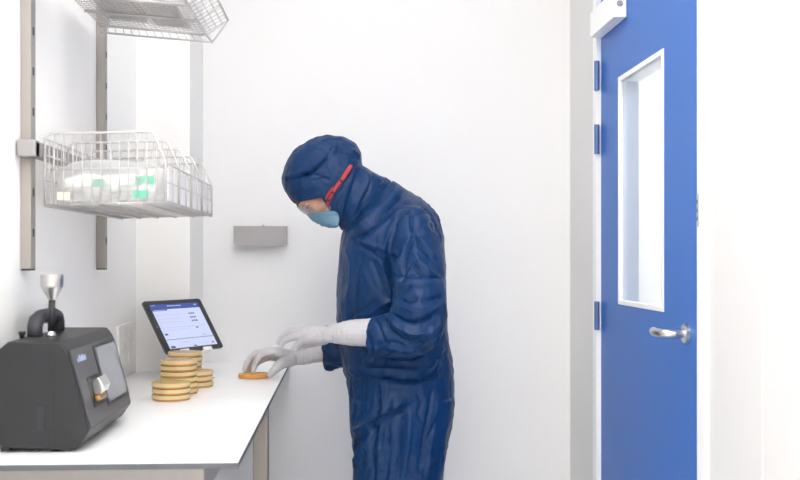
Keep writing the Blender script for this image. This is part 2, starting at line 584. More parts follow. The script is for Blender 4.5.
# lever handle: rose, neck, lever
hp = PX(687.5, 333.5, XD)
rose = one(M['steel']).lathe((XD - 0.010, hp.y, hp.z), [(0.001, 0), (0.020, 0), (0.022, 0.002), (0.022, 0.010), (0.001, 0.010)], 28, axis=(1, 0, 0)).build('rose', door, sharp=40)
L = PX(656, 334, XD - 0.055)
lev = one(M['steel'])
pts = [(XD - 0.006, hp.y, hp.z), (XD - 0.035, hp.y, hp.z), (XD - 0.052, hp.y + 0.008, hp.z), (XD - 0.059, hp.y + 0.028, hp.z),
       (XD - 0.060, hp.y + 0.045, hp.z - 0.001), (XD - 0.060, hp.y + 0.058, hp.z), (XD - 0.058, hp.y + 0.068, hp.z + 0.001)]
lev.limb(pts, [0.0098] * 7, 14)
lev.build('door_handle', door)
# closer box high on the hinge side
cz = 1.885
cy0, cy1 = PX(627, 15, XD).y, PX(590, 34, XD - 0.038).y
cl = one(M['frame_white'])
cl.box(XD - 0.038, XD - 0.0006, cy0, cy1, cz, cz + 0.075, 0.003)
c = cl.build('door_closer', door)
one(M['steel_grey']).lathe((XD - 0.02, cy0 + 0.0002, cz + 0.038), [(0.0005, -0.003), (0.008, -0.003), (0.009, 0), (0.0005, 0)], 16, axis=(0, 1, 0)).build('end_screw', c)
# strike plate on the near jamb
z0_, z1_ = PX(700, 227, XR - 0.01).z, PX(700, 193, XR - 0.01).z
s = one(M['steel']).box(XR - 0.0125, XR - 0.010, latch_y - 0.016, latch_y - 0.003, z0_, z1_, 0.0008)
s.use(M['slot'])
for k in range(3):
    zz = z0_ + (z1_ - z0_) * (0.25 + 0.25 * k)
    s.box(XR - 0.0130, XR - 0.0125, latch_y - 0.011, latch_y - 0.007, zz - 0.004, zz + 0.004)
s.build('strike_plate', door)

# ------------------------------------------------------------------ bench
fr_ = PZ(238, 462, ZT)
TXR, TY0 = fr_.x, fr_.y
bench = thing('lab_bench', 'long white laboratory bench with thin dark edge against left wall', 'bench', (-0.4, 2.5, 0))
b = MB().use(M['hpl'])
tt = 0.0115
ov = [(XL + 0.001, TY0), (TXR, TY0), (TXR, YB - 0.001), (pil_x + 0.001, YB - 0.001), (pil_x + 0.001, pil_y - 0.001), (XL + 0.001, pil_y - 0.001)]
b.prism([(x, y, ZT - 0.0012) for x, y in ov], [(x, y, ZT) for x, y in ov])
top = b.build('worktop', bench)
b = MB().use(M['core'])
b.prism([(x, y, ZT - tt) for x, y in ov], [(x, y, ZT - 0.0012) for x, y in ov])
b.build('edge_core', top)
# steel frame under the top
zA0, zA1 = 0.79, ZT - tt
ax_r = -0.255
ay0 = 1.92
b = one(M['apron'])
b.box(XL + 0.02, ax_r, ay0, ay0 + 0.02, zA0, zA1, 0.002).box(ax_r - 0.02, ax_r, ay0 + 0.02, 3.3, zA0, zA1, 0.002)
b.box(XL + 0.02, ax_r - 0.02, 3.16, 3.18, zA0, zA1, 0.002)
b.build('apron', bench)
lw = 0.035
ly = PX(262, 410, -0.20).y
for (x, y) in ((TXR - 0.002 - lw, PZ(269, 404, ZT).y), (XL + 0.03, PZ(269, 404, ZT).y), (TXR - 0.04 - lw, 3.1), (XL + 0.03, 3.1)):
    one(M['leg']).box(x, x + lw, y, y + lw, 0.02, zA1, 0.002).build('leg', bench)
    one(M['black']).box(x + 0.004, x + lw - 0.004, y + 0.004, y + lw - 0.004, 0.0, 0.02).build('foot', bench)
b = one(M['steel_matt'])
yl = PZ(269, 404, ZT).y
b.box(ax_r, TXR - 0.002 - lw, yl + 0.004, yl + lw - 0.004, zA1 - 0.03, zA1 - 0.001).build('crossbar', bench)

# ------------------------------------------------------------------ wall rails
rail_x = []
for u0, u1, u2, vb, lab in ((20, 31, 35.6, 269, 'vertical steel wall rail nearer the camera, behind the dark instrument'),
                            (96, 105, 107.3, 268.5, 'vertical steel wall rail farther back, between baskets and corner')):
    ya = PX(u0, 256, XL).y
    xa = P(u1, 256, ya).x
    yb = PX(u2, 256, xa).y
    zb = P(u0, vb, ya).z
    rail_x.append((ya, yb, xa, zb))
    t = thing('wall_rail', lab, 'rail', (XL, ya, zb), 'steel wall rails')
    one(M['steel_matt']).box(XL + 0.0005, xa, ya, yb, zb, 2.35, 0.0012).build('channel', t)
    one(M['slot']).box(XL + 0.001, xa - 0.0005, ya + 0.001, yb - 0.001, zb - 0.003, zb).build('end_cap', t)
    s = one(M['slot'])
    z = zb + 0.068
    while z < 2.3:
        s.lathe((xa - 0.0004, (ya + yb) / 2, z), [(0.0005, 0.0), (0.0045, 0.0), (0.0045, 0.0012), (0.0005, 0.0012)], 10, axis=(1, 0, 0))
        s.box(xa - 0.0002, xa + 0.0009, (ya + yb) / 2 - 0.0045, (ya + yb) / 2 + 0.0045, z, z + 0.012)
        z += 0.0805
    s.build('slot', t)['kind'] = 'stuff'

# ------------------------------------------------------------------ wire baskets
R_ = rail_x[0]


def basket_point(y, u, v):
    return P(u, v, y)


# lower basket
BX0, BX1, BY0, BY1 = -0.598, -0.360, 2.13, 2.86
BZ = 1.336
tilt = 0.03


def bz(x, z):
    return z + tilt * (x - BX1)


bk = thing('wire_basket', 'wire basket holding clear bags, hung on the two wall rails', 'basket', (-0.48, 2.5, BZ))
hoops = [2.13, 2.305, 2.485, 2.665, 2.86]
for i, y in enumerate(hoops):
    d = MB().use(M['wire'])
    ztop, zlip = 1.478, 1.4145
    path = [(BX0, y, bz(BX0, BZ)), (BX0, y, bz(BX0, ztop - 0.01)), (BX0 + 0.012, y, bz(BX0, ztop)), (-0.392, y, bz(-0.392, ztop)), (-0.384, y, ztop - 0.004),
            (BX1 - 0.002, y, zlip + 0.008), (BX1, y, zlip), (BX1, y, BZ)]
    d.tube(path, 0.0026, 8)
    nx = 13
    for k in range(1, nx):
        x = BX0 + (BX1 - BX0) * k / nx
        zt = bz(x, ztop) if x < -0.388 else ztop + (zlip - ztop) * (x + 0.384) / (BX1 + 0.384)
        d.tube([(x, y, bz(x, BZ)), (x, y, zt)], 0.0011, 6)
    if i in (0, 4):
        d.tube([(BX0, y, bz(BX0, BZ + 0.07)), (BX1, y, BZ + 0.07)], 0.0011, 6)
    d.build('divider', bk)
b = one(M['wire'])
n = 22
for k in range(n + 1):
    y = BY0 + (BY1 - BY0) * k / n
    b.tube([(BX0, y, bz(BX0, BZ)), (BX1, y, BZ)], 0.0012, 6)
for k in range(6):
    x = BX0 + (BX1 - BX0) * k / 5
    b.tube([(x, BY0, bz(x, BZ) - 0.002), (x, BY1, bz(x, BZ) - 0.002)], 0.0022, 8)
b.build('floor_grid', bk)
b = one(M['wire'])
for z in (BZ + 0.002, BZ + 0.041, 1.4145):
    b.tube([(BX1, BY0, z), (BX1, BY1, z)], 0.0022 if z != BZ + 0.041 else 0.0014, 8)
for k in range(9):
    y = BY0 + (BY1 - BY0) * k / 8
    b.tube([(BX1, y, BZ), (BX1, y, 1.4145)], 0.0013, 6)
fp = b.build('front_panel', bk)
b = one(M['wire_panel'])
for k in range(4):
    ya, yb = hoops[k] + 0.008, hoops[k + 1] - 0.008
    if k == 0:
        ya += 0.05
    b.box(BX1 - 0.006, BX1 - 0.004, ya, yb, BZ + 0.006, 1.410)
b.build('mesh_insert', fp)
b = one(M['wire'])
for z in (BZ, BZ + 0.05, BZ + 0.10, 1.468):
    b.tube([(BX0, BY0, bz(BX0, z)), (BX0, BY1, bz(BX0, z))], 0.0020, 8)
for k in range(25):
    y = BY0 + (BY1 - BY0) * k / 24
    b.tube([(BX0, y, bz(BX0, BZ)), (BX0, y, bz(BX0, 1.468))], 0.0011, 6)
b.build('back_grid', bk)
zb0 = P(30, 152, R_[0]).z
b = one(M['steel_grey'])
b.box(R_[2] + 0.0006, R_[2] + 0.018, R_[0] - 0.03, rail_x[1][1] + 0.03, zb0 - 0.012, zb0 + 0.020, 0.003)
b.box(XL + 0.004, R_[2] + 0.018, R_[0] - 0.034, R_[0] - 0.0015, zb0 - 0.012, zb0 + 0.022, 0.003)
b.build('bracket', bk)

# upper shelf basket, hung with its rim below its floor
UY0, UY1 = 2.06, 2.70
ul, ur = P(107, 33, UY1), P(212, 42.5, UY1)
lp = P(228, 20, UY1)
fl, frr = P(108, 25, UY1), P(204, 33.5, UY1)


def ush(p, y):
    return Vector((p.x, y, p.z))


UX0 = -0.620
ul = Vector((UX0, UY1, ul.z + (ul.x - UX0) * 0.08))
fl = Vector((UX0, UY1, fl.z + (fl.x - UX0) * 0.08))
sh = thing('wire_shelf', 'wire shelf seen from below, highest on the wall rails', 'shelf', (-0.48, 2.5, ur.z))
uy = [UY0 + (UY1 - UY0) * k / 4 for k in range(5)]
for i, y in enumerate(uy):
    d = MB().use(M['wire'])
    if i in (0, 4):
        d.tube([ush(ul, y), ush(ur, y), ush(lp, y)], 0.0026, 8)
        for k in range(1, 15):
            t_ = k / 14
            d.tube([ush(ul.lerp(ur, t_), y), ush(fl.lerp(frr, t_), y)], 0.0011, 6)
        d.tube([ush(ur, y), ush(frr, y)], 0.0014, 6)
    d.tube([ush(fl, y) - Vector((0, 0, 0.003)), ush(frr, y) - Vector((0, 0, 0.003))], 0.0032, 8)
    d.tube([ush(frr, y), ush(frr, y) + Vector((0.012, 0, 0.0)), ush(lp, y)], 0.0018, 6)
    d.build('cross_wire', sh)
b = one(M['wire'])
n = 22
for k in range(n + 1):
    p = fl.lerp(frr, k / n)
    b.tube([ush(p, UY0), ush(p, UY1)], 0.0010, 6)
for k in range(32):
    y = UY0 + (UY1 - UY0) * k / 31
    b.tube([ush(fl, y), ush(frr, y)], 0.0010, 6)
b.build('floor_grid', sh)
b = one(M['wire'])
for f_ in (0.0, 0.25, 0.5, 0.75, 1.0):
    p = frr.lerp(lp, f_)
    b.tube([ush(p, UY0), ush(p, UY1)], 0.0026 if f_ == 1.0 else 0.0012, 8)
b.tube([ush(ur, UY0), ush(ur, UY1)], 0.0022, 8)
for k in range(20):
    y = UY0 + (UY1 - UY0) * k / 19
    b.tube([ush(frr, y), ush(lp, y)], 0.0010, 6)
b.build('front_lip', sh)
for y in (R_[0], rail_x[1][0] - 0.012):
    one(M['steel_grey']).box(R_[2] + 0.0006, R_[2] + 0.014, y, y + 0.010, fl.z + 0.004, fl.z + 0.05, 0.001).build('bracket', sh)

# packs lying on the upper shelf
for k, (ya, yb, xa, xb, h, mm, lab) in enumerate((
        (2.42, 2.64, -0.58, -0.49, 0.05, 'carton', 'grey carton on the upper wire shelf, close to the wall'),
        (2.38, 2.66, -0.475, -0.385, 0.06, 'carton', 'larger grey carton on the upper wire shelf, near its open front'),
        (2.10, 2.30, -0.56, -0.43, 0.05, 'pack', 'white pack on the near half of the upper wire shelf'))):
    zz = fl.z + (xb - UX0) * (frr.z - fl.z) / (frr.x - UX0)
    dz = (frr.z - fl.z) / (frr.x - UX0)
    za_, zb_ = fl.z + (xa - UX0) * dz + 0.0015, fl.z + (xb - UX0) * dz + 0.0015
    t = one(M[mm]).hull([(xa, ya, za_), (xb, ya, zb_), (xb, yb, zb_), (xa, yb, za_), (xa, ya, za_ + h), (xb, ya, zb_ + h), (xb, yb, zb_ + h), (xa, yb, za_ + h)], 0.003).build('carton_box' if mm == 'carton' else 'paper_pack')
    tag(t, lab, 'box' if mm == 'carton' else 'pack')


# bags in the lower basket
def pillow(x0, x1, y0, y1, z0, h, nx=22, ny=12, seed=0, amp=0.006, ends=0.5):
    rings = []
    for j in range(ny + 1):
        w = j / ny * 2 - 1
        y = y0 + (y1 - y0) * j / ny
        ky = max(0.0, 1 - abs(w) ** 6) ** 0.5
        ring = []
        for i in range(2 * nx):
            a = 2 * PI * i / (2 * nx)
            ca, sa = math.cos(a), math.sin(a)
            x = (x0 + x1) / 2 + (x1 - x0) / 2 * math.copysign(abs(ca) ** 0.4, ca) * (0.6 + 0.4 * ky)
            zz = math.copysign(abs(sa) ** 0.55, sa) * ky
            if zz < 0:
                z = z0 + h * 0.35 * (1 + zz)
            else:
                z = z0 + h * 0.35 + h * 0.65 * zz
            nv = noise.noise(Vector((x * 40 + seed * 7, y * 40, z * 40)))
            if zz > -0.2:
                z += amp * nv * ky
            ring.append((x, y, z + tilt * (x - BX1)))
        rings.append(ring)
    return rings


pk = thing('sterile_pack', 'white sterile pack with green print in the wire basket, near side', 'pack', (-0.48, 2.2, BZ + 0.004))
one(M['pack']).rings(pillow(-0.585, -0.40, 2.142, 2.292, BZ + 0.004, 0.058, seed=1)).build('pouch', pk)
p0 = 2.1408


def patch(m, u0, v0, u1, v1, y, name, par):
    q = [P(u0, v0, y), P(u1, v0, y), P(u1, v1, y), P(u0, v1, y)]
    mb = one(m)
    mb.prism(q, [a + Vector((0, 0.0012, 0)) for a in q])
    return mb.build(name, par)


patch(M['green'], 93, 179, 105, 186.5, p0, 'green_mark', pk)
patch(M['green'], 133, 190, 149, 198, p0, 'green_mark', pk)
patch(M['green'], 135, 176, 154, 184, p0, 'green_mark', pk)
patch(M['pack_cream'], 57, 192, 70, 200, p0, 'cream_label', pk)
bag = one(M['film']).rings(pillow(-0.585, -0.366, 2.135, 2.300, BZ + 0.0035, 0.088, seed=3, amp=0.010)).build('plastic_bag')
tag(bag, 'clear plastic bag around the white pack in the wire basket', 'bag')
pk2 = one(M['pack']).rings(pillow(-0.585, -0.37, 2.312, 2.478, BZ + 0.004, 0.062, seed=5)).build('white_pouch')
tag(pk2, 'plain white pouch in the second compartment of the wire basket', 'pack')
pk3 = one(M['pack_pink']).rings(pillow(-0.58, -0.38, 2.495, 2.655, BZ + 0.004, 0.085, seed=8)).build('peach_pouch')
tag(pk3, 'pale peach pouch in the third compartment of the wire basket', 'pack')
pk4 = one(M['pack']).rings(pillow(-0.58, -0.38, 2.675, 2.85, BZ + 0.004, 0.06, seed=9)).build('white_pouch')
tag(pk4, 'white pouch in the farthest compartment of the wire basket', 'pack')

# ------------------------------------------------------------------ small wall tray on the back wall
ta, tb = P(233.5, 226, YB - 0.055), P(286.5, 246, YB - 0.055)
wt = thing('wall_tray', 'small grey steel tray with rounded corners on the back wall', 'tray', (ta.x, YB, tb.z))
yy = YB - 0.055
r = 0.012
poly = [(ta.x, ta.z), (ta.x, tb.z + r), (ta.x + r * 0.3, tb.z + r * 0.3), (ta.x + r, tb.z), (tb.x - r, tb.z), (tb.x - r * 0.3, tb.z + r * 0.3), (tb.x, tb.z + r), (tb.x, ta.z)]
one(M['steel_grey']).prism([(x, yy, z) for x, z in poly], [(x, yy + 0.002, z) for x, z in poly]).build('front_plate', wt)
one(M['steel_grey']).box(ta.x, tb.x, yy + 0.002, YB - 0.0005, ta.z - 0.002, ta.z).build('top_plate', wt)
one(M['steel_grey']).box(ta.x, tb.x, YB - 0.0025, YB - 0.0005, ta.z - 0.06, ta.z - 0.002).build('back_plate', wt)
hk = P(263, 224, yy + 0.01)
one(M['chrome']).lathe((hk.x, yy + 0.012, ta.z), [(0.0005, 0), (0.0035, 0), (0.0035, 0.004), (0.002, 0.007), (0.0005, 0.008)], 12).build('stud', wt)

# ------------------------------------------------------------------ socket on the left wall
sa, sb = PX(115, 330, XL), PX(129, 362, XL)
sk = thing('wall_socket', 'white double wall socket on the left wall behind the instrument', 'socket', (XL, sa.y, sb.z))
sz0, sz1 = PX(122, 366, XL).z, PX(122, 324, XL).z
one(M['socket']).box(XL + 0.0005, XL + 0.012, sa.y, sb.y, sz0, sz1, 0.003).build('plate', sk)
for i in range(2):
    for k in range(3):
        cy = sa.y + (sb.y - sa.y) * (0.3 + 0.42 * i)
        cz = sz0 + (sz1 - sz0) * (0.2 + 0.3 * k)
        one(M['socket_in']).box(XL + 0.0122, XL + 0.0145, cy - 0.018, cy + 0.018, cz - 0.012, cz + 0.012, 0.001).build('outlet', sk)

# ------------------------------------------------------------------ airborne particle counter
CY0, CY1 = 1.935, 2.315
prof = [(-2.5, 446), (2, 450), (70, 452), (78, 449), (89, 433), (67, 352), (60, 343), (8, 343), (-2.5, 352)]
pc = [P(u, v, CY0) for u, v in prof]
zmin = min(p.z for p in pc)
shift = ZT + 0.004 - zmin
pc = [p + Vector((0, 0, shift)) for p in pc]
cnt = thing('particle_counter', 'dark grey airborne particle counter with grey display at bench front', 'instrument', (-0.57, 2.1, ZT))
body = one(M['counter']).prism(pc, [Vector((p.x, CY1, p.z)) for p in pc], 0.004, 2).build('housing', cnt)
A, B_ = pc[5], pc[4]                          # top and bottom of the sloping screen face
slope = (B_ - A)
nrm = Vector((-slope.z, 0, slope.x)).normalized()
if nrm.x < 0:
    nrm = -nrm


def onface(y, t, lift=0.0):
    p = A.lerp(B_, t) + nrm * lift
    return Vector((p.x, y, p.z))


def facebox(mb, y0, y1, t0, t1, l0, l1, bev=0.0):
    return mb.hull([onface(y0, t0, l0), onface(y1, t0, l0), onface(y1, t1, l0), onface(y0, t1, l0),
                    onface(y0, t0, l1), onface(y1, t0, l1), onface(y1, t1, l1), onface(y0, t1, l1)], bev)


pan = facebox(one(M['counter_panel']), CY0 + 0.012, CY1 - 0.012, 0.01, 0.97, 0.0, 0.0022, 0.001).build('front_panel', cnt)
bez = facebox(one(M['black']), 2.105, 2.30, 0.05, 0.86, 0.0023, 0.0040, 0.0008).build('display_bezel', cnt)
facebox(one(M['lcd']), 2.118, 2.285, 0.09, 0.81, 0.0041, 0.0048).build('display', bez)
lg = one(M['logo'])
for k, (a_, c_) in enumerate(((0.0, 0.5), (0.014, 1), (0.024, 0.7), (0.034, 1), (0.044, 0.6), (0.054, 0.8))):
    facebox(lg, 1.978 + a_, 1.984 + a_, 0.16 - 0.06 * c_, 0.18, 0.0023, 0.0027)
lg.build('logo_print', pan)
kn = facebox(one(M['black']), 2.005, 2.085, 0.40, 0.78, 0.0023, 0.0035).build('latch_recess', cnt)
c0 = onface(2.045, 0.58, 0.014)
b = one(M['chrome'])
b.prism([onface(2.02, 0.46, 0.0036), onface(2.02, 0.43, 0.020), onface(2.02, 0.56, 0.026), onface(2.02, 0.64, 0.018), onface(2.02, 0.64, 0.0036)],
        [onface(2.078, 0.46, 0.0036), onface(2.078, 0.43, 0.020), onface(2.078, 0.56, 0.026), onface(2.078, 0.64, 0.018), onface(2.078, 0.64, 0.0036)], 0.002)
b.build('latch', kn)
facebox(one(M['brass']), 2.016, 2.074, 0.645, 0.72, 0.0036, 0.014, 0.003).build('latch_key', kn)
# seam and recessed grip on the end
b = one(M['black'])
p1, p2 = P(51.5, 348, CY0), P(51.5, 449, CY0)
b.box(p1.x, p1.x + 0.0016, CY0 - 0.0006, CY0 + 0.001, p2.z + 0.008, p1.z)
b.build('seam', cnt)
g1, g2 = P(37, 405, CY0), P(45, 430, CY0)
one(M['black']).box(g1.x, g2.x, CY0 - 0.0012, CY0 + 0.001, g2.z, g1.z, 0.0009).build('grip_recess', cnt)
for (x, y) in ((-0.62, 1.96), (-0.53, 1.96), (-0.62, 2.29), (-0.53, 2.29)):
    one(M['rubber']).box(x - 0.008, x + 0.008, y - 0.008, y + 0.008, ZT + 0.0002, ZT + 0.006).build('foot', cnt)
ztop = pc[7].z
# carry handle
b = one(M['rubber'])
hx = -0.598
path = [(hx, 2.062, ztop - 0.002), (hx, 2.062, ztop + 0.018), (hx, 2.072, ztop + 0.030), (hx, 2.10, ztop + 0.035), (hx, 2.185, ztop + 0.035), (hx, 2.212, ztop + 0.030), (hx, 2.222, ztop + 0.018), (hx, 2.222, ztop - 0.002)]
b.tube(path, 0.0145, 14, flat=((1, 0, 0), 1.0))
b.build('carry_handle', cnt)
# sampling probe: ball joint, black tube, steel funnel
pr = P(51, 333, 2.06)
b = one(M['chrome']).lathe((pr.x, pr.y, ztop - 0.001), [(0.001, 0), (0.009, 0), (0.009, 0.004), (0.007, 0.008), (0.005, 0.013), (0.001, 0.014)], 18).build('probe_base', cnt)
zt0, zt1, zt2, zt3 = P(51, 332, 2.06).z, P(51, 299, 2.06).z, P(51, 287, 2.06).z, P(51, 273.5, 2.06).z
one(M['black']).tube([(pr.x, pr.y, ztop + 0.010), (pr.x + 0.002, pr.y, zt1)], 0.0065, 16).build('probe_tube', cnt)
one(M['steel']).lathe((pr.x + 0.002, pr.y, zt1 - 0.002), [(0.001, 0), (0.0075, 0), (0.011, 0.008), (0.0205, zt2 - zt1 + 0.002), (0.0212, zt2 - zt1 + 0.004), (0.0212, zt3 - zt1), (0.0195, zt3 - zt1), (0.018, zt2 - zt1), (0.001, 0.008)], 28).build('probe_funnel', cnt, sharp=35)
kp = P(22, 338, 2.02)
one(M['black']).lathe((kp.x, kp.y, ztop - 0.001), [(0.001, 0), (0.005, 0), (0.005, 0.006), (0.0065, 0.008), (0.0065, 0.013), (0.001, 0.013)], 14).build('cap_knob', cnt)

# ------------------------------------------------------------------ tablet on a clear stand
PHI, LAM = math.radians(57), math.radians(33)
tw = Vector((math.cos(PHI), math.sin(PHI), 0))
tf = Vector((math.sin(PHI), -math.cos(PHI), 0))
th_ = Vector((0, 0, math.cos(LAM))) - tf * math.sin(LAM)
tn = tw.cross(th_)
if tn.dot(tf) < 0:
    tn = -tn
tc_ = Vector((-0.4775, 3.15, 1.0219))


def tp(a, c, d=0.0):
    return tc_ + tw * a + th_ * c + tn * d


def tbox(mb, a0, a1, c0, c1, d0, d1, bev=0.0):
    return mb.hull([tp(a0, c0, d0), tp(a1, c0, d0), tp(a1, c1, d0), tp(a0, c1, d0), tp(a0, c0, d1), tp(a1, c0, d1), tp(a1, c1, d1), tp(a0, c1, d1)], bev)


tab = thing('tablet', 'dark tablet with lit white screen and blue header on clear stand', 'tablet', tp(0, -0.0875))
rc = 0.009
ang = []
for cx, cz_, a0 in ((0.125 - rc, 0.0875 - rc, 0), (-0.125 + rc, 0.0875 - rc, 90), (-0.125 + rc, -0.0875 + rc, 180), (0.125 - rc, -0.0875 + rc, 270)):
    for k in range(5):
        a = math.radians(a0 + 90 * k / 4)
        ang.append((cx + rc * math.cos(a), cz_ + rc * math.sin(a)))
one(M['tab_edge']).prism([tp(a, c, -0.007) for a, c in ang], [tp(a, c, -0.0012) for a, c in ang]).build('shell', tab)
face = one(M['tab_body']).prism([tp(a, c, -0.0012) for a, c in ang], [tp(a, c, 0) for a, c in ang]).build('bezel', tab)
SW, SH = 0.104, 0.074
b = one(M['scr'])
b.quad(tp(-SW, -SH, 0.0003), tp(SW, -SH, 0.0003), tp(SW, SH, 0.0003), tp(-SW, SH, 0.0003))


def sq(m, x0, x1, y0, y1, lift=0.0006):
    b.use(M[m])
    X = lambda t: -SW + 2 * SW * t
    Z = lambda t: SH - 2 * SH * t
    b.quad(tp(X(x0), Z(y1), lift), tp(X(x1), Z(y1), lift), tp(X(x1), Z(y0), lift), tp(X(x0), Z(y0), lift))


sq('scr_blue', 0, 1, 0, 0.115)
sq('scr_pale', 0.33, 0.62, 0.035, 0.055, 0.0009)
sq('scr_pale', 0.02, 0.10, 0.015, 0.03, 0.0009)
sq('scr_pale', 0.9, 0.95, 0.03, 0.06, 0.0009)
sq('scr_blue', 0.0, 0.30, 0.115, 0.15)
sq('scr_pale', 0.03, 0.27, 0.125, 0.14, 0.0009)
for yy_ in (0.24, 0.33, 0.41):
    sq('scr_pale', 0.05, 0.52, yy_, yy_ + 0.008)
    for xx in (0.70, 0.745, 0.79):
        sq('scr_dark', xx, xx + 0.032, yy_ - 0.015, yy_ + 0.018)
sq('scr_pale', 0.05, 0.93, 0.53, 0.538)
sq('scr_pale', 0.05, 0.056, 0.20, 0.60)
sq('scr_pale', 0.08, 0.60, 0.58, 0.588)
sq('scr_dark', 0.72, 0.77, 0.56, 0.585)
sq('scr_dark', 0.03, 0.09, 0.66, 0.70)
sq('scr_pale', 0.78, 0.86, 0.74, 0.765)
sq('scr_dark', 0.0, 1.0, 0.795, 0.806)
for xx in (0.25, 0.52, 0.78):
    sq('scr_pale', xx, xx + 0.005, 0.83, 1.0)
sq('scr_pale', 0.30, 0.45, 0.87, 0.885)
sq('scr_dark', 0.03, 0.12, 0.945, 0.99)
sq('scr_dark', 0.50, 0.56, 0.965, 0.99)
sq('scr_dark', 0.90, 0.95, 0.93, 0.955)
b.build('screen', face)
b = one(M['tab_edge']).lathe(tp(-0.1145, 0.0, 0.0001), [(0.0005, 0), (0.0035, 0), (0.0035, 0.0004), (0.0005, 0.0004)], 16, axis=tn).build('home_button', face)

st = thing('tablet_stand', 'clear acrylic stand under the tablet', 'stand', (tc_.x, tc_.y, ZT))
# back plate behind the tablet, running down to a foot on the bench
bl, br_ = -0.088, 0.0
lowc = -0.0875 - (tp(0, -0.0875).z - ZT - 0.004) / th_.z
one(M['acrylic']).hull([tp(bl, lowc, -0.0125), tp(br_, lowc, -0.0125), tp(br_, lowc, -0.0085), tp(bl, lowc, -0.0085),
                        tp(bl, 0.04, -0.0125), tp(br_, 0.04, -0.0125), tp(br_, 0.04, -0.0085), tp(bl, 0.04, -0.0085)], 0.001).build('back_plate', st)
f0 = tp(0, lowc, -0.0105)
b = one(M['acrylic'])
q0, q1 = f0 + tf * 0.03, f0 - tf * 0.03
b.prism([Vector((p.x, p.y, ZT + 0.0002)) for p in (q0 + tw * bl, q0 + tw * br_, q1 + tw * br_, q1 + tw * bl)],
        [Vector((p.x, p.y, ZT + 0.0042)) for p in (q0 + tw * bl, q0 + tw * br_, q1 + tw * br_, q1 + tw * bl)]).build('base_plate', st)
for a in (-0.055, 0.045):
    b = one(M['socket'])
    tbox(b, a - 0.018, a + 0.018, -0.0935, -0.0878, -0.0125, 0.008, 0.001)
    tbox(b, a - 0.018, a + 0.018, -0.0878, -0.0815, 0.003, 0.008, 0.001)
    b.build('lip', st)

# ------------------------------------------------------------------ petri dishes
DR, DH = 0.0475, 0.0145


def make_dish(loc, label, group):
    t = thing('petri_dish', label, 'petri dish', loc, group)
    x, y, z = loc
    one(M['dish_base']).lathe((x, y, z), [(0.001, 0.0003), (DR - 0.003, 0.0003), (DR - 0.002, 0.001), (DR - 0.002, 0.0115), (DR - 0.0035, 0.0115), (DR - 0.0035, 0.0018), (0.001, 0.0018)], 40).build('base', t, sharp=40)
    one(M['agar']).lathe((x, y, z), [(0.001, 0.0019), (DR - 0.0037, 0.0019), (DR - 0.0037, 0.0092), (0.001, 0.0090)], 40).build('agar', t, sharp=40)
    one(M['dish_lid']).lathe((x, y, z), [(DR - 0.003, DH - 0.0015), (DR - 0.0012, DH - 0.0015), (DR - 0.0012, 0.0052), (DR, 0.0052), (DR, DH - 0.0008), (DR - 0.001, DH - 0.0002), (DR - 0.003, DH - 0.0002)], 40).use(M['dish']).lathe(
        (x, y, z), [(0.001, DH - 0.0015), (DR - 0.003, DH - 0.0015), (DR - 0.003, DH - 0.0002), (0.001, DH - 0.0002)], 40).build('lid', t, sharp=40)
    return t


def copy_tree(o, loc, label):
    c = o.copy()
    C.objects.link(c)
    c.location = loc
    c['label'] = label
    for ch in list(o.children):
        d = ch.copy()
        C.objects.link(d)
        d.parent = c
    return c


def PZu(u, v, z=ZT):
    return PZ(u, v, z)


WORDS = {3: ['bottom', 'middle', 'top'], 6: ['bottom', 'second lowest', 'third lowest', 'third from top', 'second from top', 'topmost']}
stacks = [(171.7, 399.5, 3, 'front low stack of three'), (179, 393.5, 6, 'tall stack just behind the low front stack'),
          (195.5, 386.5, 3, 'low stack right of the tall ones'), (185, 383, 6, 'tall stack farthest back, under the tablet')]
proto = None
for u, v, n, where in stacks:
    c = PZ(u, v, ZT)
    for k in range(n):
        jx, jy = random.uniform(-0.0015, 0.0015), random.uniform(-0.0015, 0.0015)
        loc = (c.x + jx, c.y + jy, ZT + 0.0004 + k * (DH + 0.0003))
        lab = 'amber petri dish, %s of the %s' % (WORDS[n][k], where)
        if proto is None:
            proto = make_dish(loc, lab, 'petri dishes in stacks on the bench')
        else:
            copy_tree(proto, loc, lab)
hc = P(254, 377, 3.10)
HD = (hc.x, 3.10, ZT + 0.0004)
dd = copy_tree(proto, HD, 'single shallow amber petri dish under the gloved fingertips at the bench edge')
del dd['group']
for ch in list(dd.children):
    if ch.name.startswith('lid'):
        bpy.data.objects.remove(ch)

# ------------------------------------------------------------------ the person
import numpy as np
from mathutils.bvhtree import BVHTree
YC = 2.92
PXM = YC / FPX


def oval(front, back, hy, yc=YC, n=40, e=2.3, yc2=None):
    """a section of cloth or body between a front and a back outline point"""
    a, b = P(front[0], front[1], yc), P(back[0], back[1], yc)
    c, h = (a + b) / 2, (a - b) / 2
    out = []
    for k in range(n):
        t = 2 * PI * k / n
        ca, sa = math.cos(t), math.sin(t)
        out.append(c + h * math.copysign(abs(ca) ** (2 / e), ca) + Vector((0, -hy, 0)) * math.copysign(abs(sa) ** (2 / e), sa))
    return out


def to_px(co):
    x, y, z = co[:, 0], co[:, 1], co[:, 2]
    d = x * ST + y * CT
    return 400 + FPX * (x * CT - y * ST) / d, HV - FPX * (z - CH) / d


